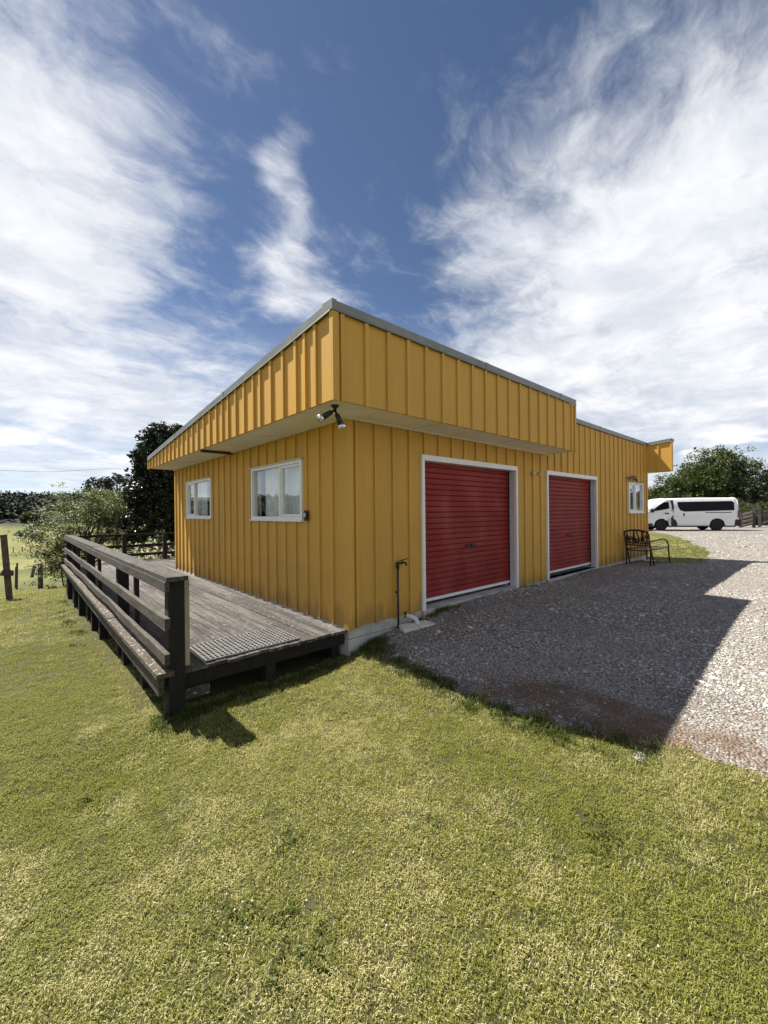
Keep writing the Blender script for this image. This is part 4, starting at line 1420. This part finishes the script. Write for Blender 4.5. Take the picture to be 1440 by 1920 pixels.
def tree(name, label, base, lobes, leaf, n_clump, per, clump_r, mat_, trunk_r, group=None, trunk=True, shell=.55, aspect=.5, up=.3,
         sprigs=0, limbs=9, flat=.8, cat='tree', trunk_to=None):
    """lobes: list of (dx,dy,z,rx,ry,rz) relative to the base"""
    T = empty(name, base, label=label, cat=cat, group=group)
    vol = np.array([l[3]*l[4]*l[5] for l in lobes])**(.67); vol /= vol.sum()
    cents = []; outs = []
    for l, w in zip(lobes, vol):
        k = max(3, int(n_clump*w))
        u = rng.normal(size=(k, 3)); u /= np.linalg.norm(u, axis=1, keepdims=True)
        rad = 1-(1-shell)*rng.uniform(0, 1, size=(k, 1))**1.3
        rad *= 1+.10*rng.normal(size=(k, 1))
        p = u*rad*np.array(l[3:6])+np.array(l[:3])
        cents.append(p); outs.append(u)
    Cc = np.concatenate(cents); Oo = np.concatenate(outs)
    if sprigs:
        ii = rng.integers(0, len(Cc), sprigs)
        ex = Cc[ii]+Oo[ii]*clump_r*rng.uniform(.9, 2.2, size=(sprigs, 1))
        Cc = np.concatenate([Cc, ex]); Oo = np.concatenate([Oo, Oo[ii]])
    R_ = clump_r*rng.uniform(.55, 1.25, size=len(Cc))
    LC = []; LO = []
    for c, o, r in zip(Cc, Oo, R_):
        k = max(4, int(per*(r/clump_r)**2))
        b = in_ball(k); b[:, 2] *= flat
        LC.append(c+b*r); LO.append(b*.8+o*.5)
    LC = np.concatenate(LC); LO = np.concatenate(LO)
    gnd = .1
    LC[:, 2] = np.maximum(LC[:, 2], gnd)
    V, Q = leaf_quads(LC, leaf, aspect, up, outward=LO)
    link('crown', np_mesh('crown', V, Q), mat_, T)
    mb = MB()
    zc = np.average([l[2] for l in lobes]); top = trunk_to or zc
    cx = np.average([l[0] for l in lobes]); cy = np.average([l[1] for l in lobes])
    pts = []
    for i in range(6):
        u = i/5
        pts.append((cx*u+.06*trunk_r*10*(random.random()-.5)*u, cy*u+.06*trunk_r*10*(random.random()-.5)*u, -.3+(top+.3)*u))
    mb.tube(pts, [trunk_r*(1.25-.75*i/5) for i in range(6)], 8)
    mb.build('trunk', M_bark, T, True)
    lm = MB()
    for i in rng.choice(len(Cc), min(limbs, len(Cc)), replace=False):
        e = Cc[i]; u = random.uniform(.35, .95)
        s = Vector(pts[int(u*5)]); e = Vector(e)
        m = s.lerp(e, .5)+Vector((random.uniform(-.15, .15), random.uniform(-.15, .15), .12*(e-s).length))
        lm.tube([s, m, e], [trunk_r*.42, trunk_r*.26, trunk_r*.08], 6)
    lm.build('limbs', M_bark, T, True)
    return T


LM_dark = leaf_mat('leaf_dark_glossy', (.012, .020, .010), (.034, .046, .022), .10, .38, .5)
LM_shrub = leaf_mat('leaf_shrub', (.062, .088, .024), (.145, .170, .055), .28, .5, .3, (.28, .29, .18))
LM_gum = leaf_mat('leaf_gum', (.020, .026, .022), (.040, .048, .036), .12, .6, .2)
LM_mid = leaf_mat('leaf_mid', (.040, .060, .017), (.098, .120, .038), .25, .5, .3)
LM_mid2 = leaf_mat('leaf_mid_dull', (.042, .058, .026), (.085, .10, .048), .18, .55, .3)
LM_pine = leaf_mat('leaf_pine', (.010, .015, .012), (.024, .030, .024), .05, .7, .2)
LM_far = leaf_mat('leaf_far', (.016, .024, .018), (.036, .046, .032), .08, .7, .15)
LM_white = leaf_mat('petals_white', (.55, .55, .48), (.75, .75, .68), .3, .6, .2)


def place(px, depth, dz=0.0):
    x, y = ray_xy(px, depth); return (x, y, gz(x, y)+dz)


def zat(py, px, depth):
    return CAM[2]+(960-.0096*(px-720)-py)/FPX*depth


# dense dark tree behind the far corner of the building
b = place(312, 17.5)
top = zat(797, 300, 17.5)-b[2]
tree('evergreen_tree', 'dense dark glossy evergreen tree behind the left roof end', b,
     [(0, 0, top*.36, 1.42, 1.35, top*.36), (0, 0, top*.15, 1.30, 1.25, top*.15), (0, 0, top*.60, 1.36, 1.3, top*.30), (0, 0, top*.74, 1.22, 1.2, top*.245), (.1, 0, top*.80, .95, .95, top*.195)],
     .11, 2300, 52, .18, LM_dark, .16, shell=.86, aspect=.6, up=.1, sprigs=6, limbs=10)
# wide pale flowering shrub beyond the deck
b = place(168, 17.0)
zt = zat(912, 160, 17)-b[2]
tree('flowering_shrub', 'wide loose pale green shrub with whitish flower heads beyond the deck', b,
     [(-.1, 0, zt*.60, 1.75, 1.5, zt*.36), (-1.25, .2, zt*.50, .95, .9, zt*.28), (1.15, 0, zt*.58, 1.15, 1.0, zt*.36), (.3, -.2, zt*.78, 1.2, 1.0, zt*.22), (-.9, 0, zt*.30, .9, .8, zt*.18)],
     .085, 850, 42, .29, LM_shrub, .10, shell=.35, aspect=.42, up=1.0, sprigs=95, limbs=22, flat=.45, cat='shrub')
b = place(118, 16.0)
tree('low_shrub', 'low straggling green shrub at the end of the deck, below the pale shrub', b,
     [(0, 0, .75, .8, .7, .42), (.5, .2, .55, .6, .6, .35)], .09, 70, 26, .22, LM_shrub, .04, shell=.3, aspect=.45, up=.8, sprigs=30, limbs=10, flat=.5, cat='shrub')
# gum trees far across the valley
for (pa, da, top_y, wpx, lab) in ((186, 122, 893, 24, 'left of the two tall gum trees rising behind the pale shrub'),
                                  (220, 120, 888, 24, 'right of the two tall gum trees rising behind the pale shrub')):
    b = place(pa, da); h = zat(top_y, pa, da)-b[2]; r = wpx/FPX*da
    tree('gum_tree', lab, b, [(-r*.55, 0, h*.88, r*.42, r*.5, h*.075), (0, 0, h*.93, r*.5, r*.5, h*.075), (r*.55, 0, h*.89, r*.45, r*.5, h*.08), (r*.75, 0, h*.80, r*.35, r*.4, h*.07), (-r*.8, 0, h*.81, r*.3, r*.4, h*.06), (.1*r, 0, h*.76, r*.3, r*.3, h*.05)],
         .75, 80, 16, 1.15, LM_gum, .38, shell=.3, aspect=.55, up=.2, limbs=26, flat=.7, group='gum trees across the valley')
# right hand trees behind the van
b = place(1338, 36); h = zat(838, 1335, 36)-b[2]
tree('broadleaf_tree', 'tall bushy green tree standing right behind the white van', b,
     [(0, 0, h*.50, 2.6, 2.6, h*.34), (.1, -.2, h*.76, 1.9, 1.8, h*.235), (1.35, -.9, h*.60, 1.7, 1.6, h*.26), (-1.3, .9, h*.46, 1.7, 1.6, h*.26), (0, 0, h*.24, 2.6, 2.4, h*.20)],
     .18, 950, 40, .44, LM_mid, .22, shell=.55, aspect=.5, sprigs=90, limbs=16)
b = place(1262, 37); h = zat(886, 1265, 37)-b[2]
tree('broadleaf_tree', 'lower spreading tree behind the front of the van', b,
     [(0, 0, h*.55, 2.2, 2.0, h*.40), (-1.3, .8, h*.42, 1.4, 1.4, h*.32), (1.0, -.6, h*.62, 1.4, 1.4, h*.36)], .18, 520, 38, .42, LM_mid, .16, shell=.5, sprigs=70, limbs=14)
b = place(1288, 38); h = zat(862, 1282, 38)-b[2]
tree('young_tree', 'thin young tree top poking up between the two bushy trees', b,
     [(-.2, 0, h*.90, .45, .45, h*.10), (-.1, 0, h*.74, .5, .5, h*.08)], .2, 26, 16, .3, LM_mid, .06, shell=.2, sprigs=14, limbs=8)
b = place(1420, 34); h = zat(862, 1415, 34)-b[2]
tree('broadleaf_tree', 'dull green tree at the right edge above the gate', b,
     [(0, 0, h*.55, 2.0, 2.0, h*.42), (1.6, -1.0, h*.50, 2.0, 2.0, h*.38), (-.5, .2, h*.80, 1.1, 1.1, h*.19), (.4, 0, h*.22, 2.4, 2.2, h*.2)], .18, 430, 34, .46, LM_mid2, .2, shell=.5, sprigs=80, limbs=14)
b = place(1470, 44); h = zat(872, 1445, 44)-b[2]
tree('dark_tree', 'dark evergreen tree top showing behind the dull green tree', b, [(0, 0, h*.6, 2.4, 2.4, h*.4), (0, 0, h*.3, 2.6, 2.6, h*.25)], .24, 260, 28, .6, LM_pine, .2, shell=.5, sprigs=40)
for (px, dep, hh, lab) in ((1425, 30.5, 1.35, 'low round bush with yellowish tips behind the gate'), (1380, 31.5, 1.9, 'dark low bush behind the rear of the van'), (1232, 33, 1.9, 'low dark bush showing under the far canopy')):
    b = place(px, dep)
    tree('hedge_bush', lab, b, [(0, 0, hh*.5, 1.3, 1.2, hh*.5), (.9, -.5, hh*.45, 1.0, 1.0, hh*.42)], .15, 130, 28, .32, LM_mid if px == 1425 else LM_mid2, .06, shell=.5, sprigs=30, limbs=6, cat='bush')
# trees off to the right and behind the camera close the view in reflections
# white flowering bush behind the far rail
for (px, dep, w, lab) in ((290, 13.4, .75, 'low bush full of white flowers behind the far deck rail'), (232, 13.8, .6, 'smaller white flowering bush left of the fuller one behind the deck rail')):
    b = place(px, dep)
    hb = max(.9, 1.0-b[2]*.0)+.35
    T = tree('flower_bush', lab, b, [(0, 0, hb*.5, w, .6, hb*.5), (.5, .1, hb*.42, .5, .5, hb*.4)], .09, 70, 26, .2, LM_mid2, .03, shell=.4, sprigs=16, limbs=8, cat='bush')
    n = 220
    u = in_ball(n); u[:, 2] = np.abs(u[:, 2])
    Cc = u*np.array([w*1.15, .65, hb*.55])+np.array([.1, -.05, hb*.45])
    Cc = Cc[rng.uniform(size=n) < .75]
    Vq, Qq = leaf_quads(np.repeat(Cc, 4, 0)+rng.normal(size=(len(Cc)*4, 3))*.02, .06, .9, .5)
    link('flowers', np_mesh('flowers', Vq, Qq), LM_white, T)
# nearer dark trees on the valley floor at the left edge
for (px, dep, ty, wpx, lm, lab) in ((8, 205, 944, 22, LM_pine, 'dark round tree at the far left edge of the valley'), (30, 215, 952, 17, LM_pine, 'dark tree right of the leftmost valley tree'),
                                    (-24, 200, 940, 22, LM_pine, 'dark valley tree cut by the left picture edge'),
                                    (56, 195, 962, 12, LM_mid, 'rounder lighter green tree on the valley floor'), (74, 190, 968, 11, LM_far, 'dull tree on the valley floor beside the pale shrub')):
    b = place(px, dep); h = zat(ty, px, dep)-b[2]; r = wpx/FPX*dep
    tree('valley_tree', lab, b, [(0, 0, h*.5, r, r, h*.48), (r*.5, 0, h*.4, r*.7, r*.7, h*.38), (-r*.5, 0, h*.42, r*.7, r*.7, h*.36)], 1.1, 150, 22, 1.5, lm, .4, shell=.5, limbs=5)
b = place(55, 150); 
tree('pale_bush', 'grey green bush in front of the dark valley trees', b, [(0, 0, 1.5, 3.0, 2.4, 1.5), (2.2, 0, 1.1, 2, 2, 1.1), (-2.0, 0, 1.2, 2, 2, 1.1)], .6, 110, 20, .8, leaf_mat('leaf_grey', (.07, .08, .055), (.16, .17, .13), .15), .15, shell=.6, limbs=5, cat='bush')


def woods():
    """far wooded hillsides all round, one mass"""
    P = []
    k = 0
    while k < 8000:
        a = rng.uniform(0, 2*pi); r = rng.uniform(260, 620)
        x = CAM[0]+r*cos(a); y = CAM[1]+r*sin(a)
        deg = math.degrees(atan2(sin(a), cos(a)))
        if vnoise([x/120], [y/120], 5)[0] + (.55 if r < 520 else .1) < .05: continue
        P.append((x, y)); k += 1
    P = np.array(P)
    Z = ground(P[:, 0], P[:, 1])
    n = 22
    hgt = rng.uniform(4, 8.5, size=len(P))
    C = np.repeat(np.stack([P[:, 0], P[:, 1], Z+hgt*.45], -1), n, 0)
    hh = np.repeat(hgt, n)
    u = in_ball(len(C))
    wtaper = 1-.45*np.clip(u[:, 2], 0, 1)
    C += u*np.stack([hh*.38*wtaper, hh*.38*wtaper, hh*.5], -1)
    V, Q = leaf_quads(C, 1.9, .8, .4)
    link('distant_woods', np_mesh('distant_woods', V, Q), LM_far, label='dark wooded hillside across the valley', cat='woods', kind='stuff')


woods()

# ------------------------------------------------------------------ lawn grass and loose gravel
def instancer(name, pts, rots, scales, protos, label, cat, kind='stuff'):
    """one object: points carrying rotation, scale and prototype index, instanced by geometry nodes"""
    me = bpy.data.meshes.new(name)
    me.vertices.add(len(pts)); me.vertices.foreach_set('co', np.asarray(pts, np.float32).ravel())
    at = me.attributes.new('rot', 'FLOAT_VECTOR', 'POINT'); at.data.foreach_set('vector', np.asarray(rots, np.float32).ravel())
    at = me.attributes.new('scl', 'FLOAT_VECTOR', 'POINT'); at.data.foreach_set('vector', np.asarray(scales, np.float32).ravel())
    at = me.attributes.new('pid', 'INT', 'POINT'); at.data.foreach_set('value', rng.integers(0, len(protos), len(pts)).astype(np.int32))
    me.update()
    o = link(name, me, None, label=label, cat=cat, kind=kind)
    ng = bpy.data.node_groups.new(name+'_nodes', 'GeometryNodeTree')
    ng.interface.new_socket('Geometry', in_out='INPUT', socket_type='NodeSocketGeometry')
    ng.interface.new_socket('Geometry', in_out='OUTPUT', socket_type='NodeSocketGeometry')
    N = ng.nodes; L = ng.links
    gi = N.new('NodeGroupInput'); go = N.new('NodeGroupOutput')
    coll = bpy.data.collections.new(name+'_pieces')
    for i, (pm, mm) in enumerate(protos):
        pm.materials.append(mm)
        po = bpy.data.objects.new(f'{name}_piece_{i:02d}', pm); coll.objects.link(po)
    ci = N.new('GeometryNodeCollectionInfo'); ci.inputs['Collection'].default_value = coll
    ci.inputs['Separate Children'].default_value = True; ci.inputs['Reset Children'].default_value = True
    iop = N.new('GeometryNodeInstanceOnPoints'); iop.inputs['Pick Instance'].default_value = True
    def na(nm, typ):
        a = N.new('GeometryNodeInputNamedAttribute'); a.data_type = typ; a.inputs['Name'].default_value = nm; return a.outputs['Attribute']
    L.new(gi.outputs[0], iop.inputs['Points']); L.new(ci.outputs[0], iop.inputs['Instance'])
    L.new(na('pid', 'INT'), iop.inputs['Instance Index'])
    er = N.new('FunctionNodeEulerToRotation'); L.new(na('rot', 'FLOAT_VECTOR'), er.inputs[0]); L.new(er.outputs[0], iop.inputs['Rotation'])
    L.new(na('scl', 'FLOAT_VECTOR'), iop.inputs['Scale'])
    L.new(iop.outputs[0], go.inputs[0])
    md = o.modifiers.new('scatter', 'NODES'); md.node_group = ng
    return o


def blade_mat(name):
    m = bpy.data.materials.new(name); m.use_nodes = True
    t = NT(m.node_tree); m.node_tree.nodes.clear()
    g = t.n('ShaderNodeNewGeometry'); P = g.outputs['Position']
    r = g.outputs['Random Per Island']
    n1 = t.noise(P, .55, 4, .6).outputs[0]
    n2 = t.noise(P, 2.6, 4, .6).outputs[0]
    green = t.mix(r, (.135, .160, .026), (.345, .338, .085))
    straw = t.mix(r, (.40, .35, .15), (.68, .61, .34))
    w = t.n('ShaderNodeTexWhiteNoise', noise_dimensions='1D'); t.L.new(r, w.inputs['W'])
    amt = t.math('ADD', t.smooth(n1, .35, .65, .25, .50), t.smooth(n2, .45, .7, -.08, .24))
    # lusher, greener growth along the foot of the deck
    lush = t.vmath('LENGTH', t.mapping(P, loc=(-2.75, 1.6, -.1), scale=(.75, 2.6, 9), kind='TEXTURE'))
    amt = t.math('SUBTRACT', amt, t.smooth(t.math('ADD', lush, t.math('MULTIPLY_ADD', n2, 1.2, -.6)), 1.15, .45, 0, .42))
    col = t.mix(t.math('LESS_THAN', w.outputs[0], amt), green, straw)
    p = t.n('ShaderNodeBsdfPrincipled'); t.L.new(col, p.inputs['Base Color'])
    p.inputs['Roughness'].default_value = .55; p.inputs['Specular IOR Level'].default_value = .25
    tl = t.n('ShaderNodeBsdfTranslucent'); t.L.new(t.mix(1.0, col, (1.1, 1.15, .75), 'MULTIPLY'), tl.inputs[0])
    mx = t.n('ShaderNodeMixShader'); mx.inputs[0].default_value = .38
    t.L.new(p.outputs[0], mx.inputs[1]); t.L.new(tl.outputs[0], mx.inputs[2])
    o = t.n('ShaderNodeOutputMaterial'); t.L.new(mx.outputs[0], o.inputs[0])
    return m


def tuft(n, R, hmin, hmax, w, lean):
    V = []; F = []
    for i in range(n):
        a = random.uniform(0, 2*pi); r = R*random.random()**.6
        bx, by = r*cos(a), r*sin(a)
        h = random.uniform(hmin, hmax); d = random.uniform(0, 2*pi); l = random.uniform(.25, 1.0)*lean
        dx, dy = cos(d), sin(d); ww = w*random.uniform(.7, 1.3)
        sx, sy = -dy*ww/2, dx*ww/2
        m = (bx+dx*h*l*.35, by+dy*h*l*.35, h*.62); e = (bx+dx*h*l*1.0, by+dy*h*l*1.0, h*(1-.35*l))
        k = len(V)
        V += [(bx-sx, by-sy, -.004), (bx+sx, by+sy, -.004), (m[0]+sx*.85, m[1]+sy*.85, m[2]), (m[0]-sx*.85, m[1]-sy*.85, m[2]), e]
        F += [(k, k+1, k+2, k+3), (k+3, k+2, k+4)]
    me = bpy.data.meshes.new('tuft'); me.from_pydata(V, [], F)
    return me


def inside_deck(x, y):
    return ((x > -1.72) & (x < 0) & (y > .12) & (y < 9.7)) | ((x > -.01) & (x < XE) & (y > -.01) & (y < 7.05))


def scatter_grass():
    pts = []; scl = []
    # rings about the viewer: spacing grows with distance
    for r0, r1, sp, s in ((.9, 3.2, .0235, 1.0), (3.2, 5.5, .034, 1.25), (5.5, 9, .065, 1.5), (9, 15, .092, 2.2), (15, 24, .20, 3.4)):
        n = int(pi*(r1*r1-r0*r0)/(sp*sp)*.40)
        a = YAW + rng.uniform(-1.0, 1.0, n)*radians(70)
        r = np.sqrt(rng.uniform(r0*r0, r1*r1, n))
        x = CAM[0]+r*np.cos(a); y = CAM[1]+r*np.sin(a)
        sd = gravel_sd(x, y)
        ok = (sd < -.02+.20*rng.uniform(-1, 1, n)**3*(rng.uniform(size=n) < .6)) & ~inside_deck(x, y)
        # bare strip under the deck edge
        strip = (x < -1.7) & (x > -2.05) & (y > .3) & (y < 9.8) & (rng.uniform(size=n) < .75)
        ok &= ~strip
        x = x[ok]; y = y[ok]
        pts.append(np.stack([x, y, ground(x, y)], -1))
        h = 1+.25*vnoise(x*1.7, y*1.7, 21)+.20*vnoise(x*6, y*6, 22)+.25*vnoise(x*23, y*23, 23)
        ss = s*h*rng.uniform(.75, 1.25, len(x))
        scl.append(np.stack([s*np.ones(len(x)), s*np.ones(len(x)), ss*(1/s**.35)], -1))
    pts = np.concatenate(pts); scl = np.concatenate(scl)
    rot = np.zeros_like(pts); rot[:, 2] = rng.uniform(0, 2*pi, len(pts))
    bm = blade_mat('grass_blades')
    protos = [(tuft(20, .036, .008, .024, .0028, 1.2), bm) for _ in range(10)]
    # thin the sward here and there so that thatch and soil show between the blades
    hole = vnoise(pts[:, 0]*9, pts[:, 1]*9, 31)+.6*vnoise(pts[:, 0]*3.1, pts[:, 1]*3.1, 32)
    kp = (hole > -1.05) | (rng.uniform(size=len(pts)) < .25)
    pts, scl, rot = pts[kp], scl[kp], rot[kp]
    print('grass tufts', len(pts))
    instancer('lawn_grass', pts, rot, scl, protos, 'short mown lawn grass, green mixed with straw', 'grass')
    # pale seed stalks and uncut straws standing above the mown sward
    n = 5200
    a = YAW + rng.uniform(-1, 1, n)*radians(66); r = np.sqrt(rng.uniform(1.0, 7.5**2, n))
    x = CAM[0]+r*np.cos(a); y = CAM[1]+r*np.sin(a)
    ok = (gravel_sd(x, y) < -.05) & ~inside_deck(x, y) & (vnoise(x*2.3, y*2.3, 41)+.5*rng.uniform(-1, 1, n) > -.15)
    x = x[ok]; y = y[ok]
    p2 = np.stack([x, y, ground(x, y)], -1); r2 = np.zeros_like(p2); r2[:, 2] = rng.uniform(0, 6.28, len(x))
    s2 = rng.uniform(.6, 1.3, len(x))
    instancer('straw_stalks', p2, r2, np.stack([s2]*3, -1), [(tuft(3, .03, .028, .062, .0030, 1.3), bm) for _ in range(8)], 'loose pale straws and uncut stalks over the lawn', 'grass')
    # longer tufts: along the foundation, by the posts, on the gravel edge
    px_, py_ = [], []
    def cl(x0, x1, y0, y1, n):
        px_.append(rng.uniform(x0, x1, n)); py_.append(rng.uniform(y0, y1, n))
    cl(.02, .40, -.20, -.02, 46); cl(.05, .36, -.45, -.1, 36); cl(-.05, .2, -1.3, -.5, 50); cl(-.12, .12, -2.5, -1.2, 55)
    cl(1.25, 1.75, -.14, -.03, 22); cl(-2.0, -1.6, -.2, .05, 40); cl(-1.7, -.1, -.10, .05, 60); cl(-2.3, -2.0, 3.0, 9, 30); cl(-.1, .3, -2.9, -2.3, 20)
    x = np.concatenate(px_); y = np.concatenate(py_)
    pts = np.stack([x, y, ground(x, y)], -1)
    s = rng.uniform(.7, 1.5, len(x)); rot = np.zeros_like(pts); rot[:, 2] = rng.uniform(0, 6.28, len(x))
    gm = leaf_mat('rank_grass', (.050, .075, .018), (.12, .14, .040), .3, .55, .2, (.28, .25, .12))
    instancer('rank_grass', pts, rot, np.stack([s, s, s], -1), [(tuft(26, .055, .025, .070, .0045, .9), gm) for _ in range(5)], 'longer dark grass along the foundation and lawn edges', 'grass')


scatter_grass()


def rock_mesh(seed):
    import bmesh
    bm = bmesh.new(); bmesh.ops.create_icosphere(bm, subdivisions=1, radius=1.0)
    r = random.Random(seed)
    sx, sy, sz = r.uniform(.8, 1.3), r.uniform(.65, 1.0), r.uniform(.45, .75)
    for v in bm.verts:
        k = 1+r.uniform(-.24, .24); v.co = Vector((v.co.x*sx*k, v.co.y*sy*k, v.co.z*sz*k))
    me = bpy.data.meshes.new('stone'); bm.to_mesh(me); bm.free()
    return me


def scatter_gravel():
    pts = []; size = []
    for r0, r1, sp, s in ((2.2, 5.5, .021, .0074), (5.5, 9, .030, .0092), (9, 15, .048, .0115), (15, 27, .10, .016)):
        n = int(pi*(r1*r1-r0*r0)/(sp*sp)*.36)
        a = YAW - radians(20) + rng.uniform(-1, 1, n)*radians(62)
        r = np.sqrt(rng.uniform(r0*r0, r1*r1, n))
        x = CAM[0]+r*np.cos(a); y = CAM[1]+r*np.sin(a)
        sd = gravel_sd(x, y)
        keep = (sd > .03) | ((sd > -.22) & (rng.uniform(size=n) < .07))
        keep &= ~((y > -.03) & (x < XE+.02))
        # stones thin out where the clay shows
        ds = np.hypot((x-.55)/.8, (y+2.5)/1.2)
        keep &= ~((ds < 1) & (rng.uniform(size=n) < .30*(1-ds)+.05))
        x = x[keep]; y = y[keep]
        z = ground(x, y)+.008+np.clip(np.hypot(x-CAM[0], y-CAM[1])-12, 0, 40)*.0006
        pts.append(np.stack([x, y, z], -1))
        q = s*np.exp(rng.normal(size=len(x))*.38)
        # compacted wheel tracks: fines, fewer stones standing proud
        trk = vnoise(x*.55+y*.15, y*1.5, 61)
        q *= np.where(trk < -.25, .72, 1.0)
        big = rng.uniform(size=len(x)) < .012
        q[big] *= 2.0
        ds = np.hypot((x-.6)/1.0, (y+2.6)/1.5)
        q *= np.where(ds < 1, .62+.38*np.clip(ds, 0, 1)**2, 1)
        size.append(q)
    pts = np.concatenate(pts); size = np.concatenate(size)
    pts[:, 2] += size*.18
    rot = rng.uniform(0, 6.28, size=pts.shape)*np.array([.06, .06, 1])
    print('stones', len(pts))
    gm = gravel_mat(True)
    instancer('loose_gravel', pts, rot, np.stack([size]*3, -1), [(rock_mesh(i), gm) for i in range(8)], 'loose grey crushed stone spread over the yard', 'gravel')


scatter_gravel()


# lawn weeds and clover heads one can pick out
def weeds():
    wm = leaf_mat('weed_leaf', (.080, .105, .028), (.17, .19, .060), .3, .6, .15)
    spots = []
    def onground(px, py):
        d = F0+RV*((px-720)/FPX)-UV*((py-960)/FPX)
        t = (0.0-CAM[2])/d[2]; q = CAM+d*t
        for _ in range(3):
            t = (gz(q[0], q[1])-CAM[2])/d[2]; q = CAM+d*t
        return q
    labs = {(570, 1800): 'broad dark weed patch low in the lawn, the largest', (540, 1575): 'leafy weed clump in the middle of the lawn',
            (535, 1715): 'narrow weed clump above the largest weed patch', (995, 1362): 'spiky weed at the shadow edge by the gravel', (440, 1730): 'dark clover patch with white heads left of the weeds',
            (1130, 1560): 'flat weed patch at the right side of the lawn', (160, 1506): 'small dark weed alone on the left lawn', (800, 1550): 'thin grassy weed right of the leafy clump'}
    for (px, py), lab in labs.items():
        q = onground(px, py)
        r = {570: .13, 540: .08, 535: .06, 995: .09, 440: .12, 1130: .14, 160: .035, 800: .07}[px]
        n = int(200*(r/.1)**1.3)
        a = rng.uniform(0, 2*pi, n); rr = r*rng.uniform(0, 1, n)**.6
        C = np.stack([rr*np.cos(a)*1.25, rr*np.sin(a)*.8, rng.uniform(.004, .030, n)], -1)
        C = C[vnoise(C[:, 0]*28+px, C[:, 1]*28, 51) > -.25]
        V, Q = leaf_quads(C, .026, .28, .5)
        T = empty('lawn_weed', q, label=lab, cat='weed', group='weeds in the lawn')
        link('leaves', np_mesh('leaves', V, Q), wm, T)
    pm = mat('clover_petal', (.55, .53, .44), .8)
    me = MB().lathe([(.0015, 0), (.0034, .002), (.0045, .004), (.0034, .007), (.001, .008)], 8).mesh('clover_head', True); me.materials.append(pm)
    st = MB().tube([(0, 0, -.02), (.002, 0, .0)], .0012, 5).mesh('stem'); st.materials.append(wm)
    heads = [(508, 1607), (432, 1645), (455, 1705), (473, 1703), (425, 1690), (418, 1772), (440, 1770), (463, 1755), (440, 1720), (575, 1702), (350, 1480), (383, 1430), (490, 1540), (663, 1610), (725, 1750), (1180, 1808), (1285, 1463), (1235, 1790), (445, 1855), (735, 1615), (790, 1625), (860, 1420), (1060, 1640)]
    for i, (px, py) in enumerate(heads):
        q = onground(px, py)
        T = empty('clover_flower', (q[0], q[1], q[2]+.026), label='tiny white clover head in the lawn', cat='flower', group='clover heads in the lawn')
        link('head', me, None, T); link('stem', st, None, T)


weeds()
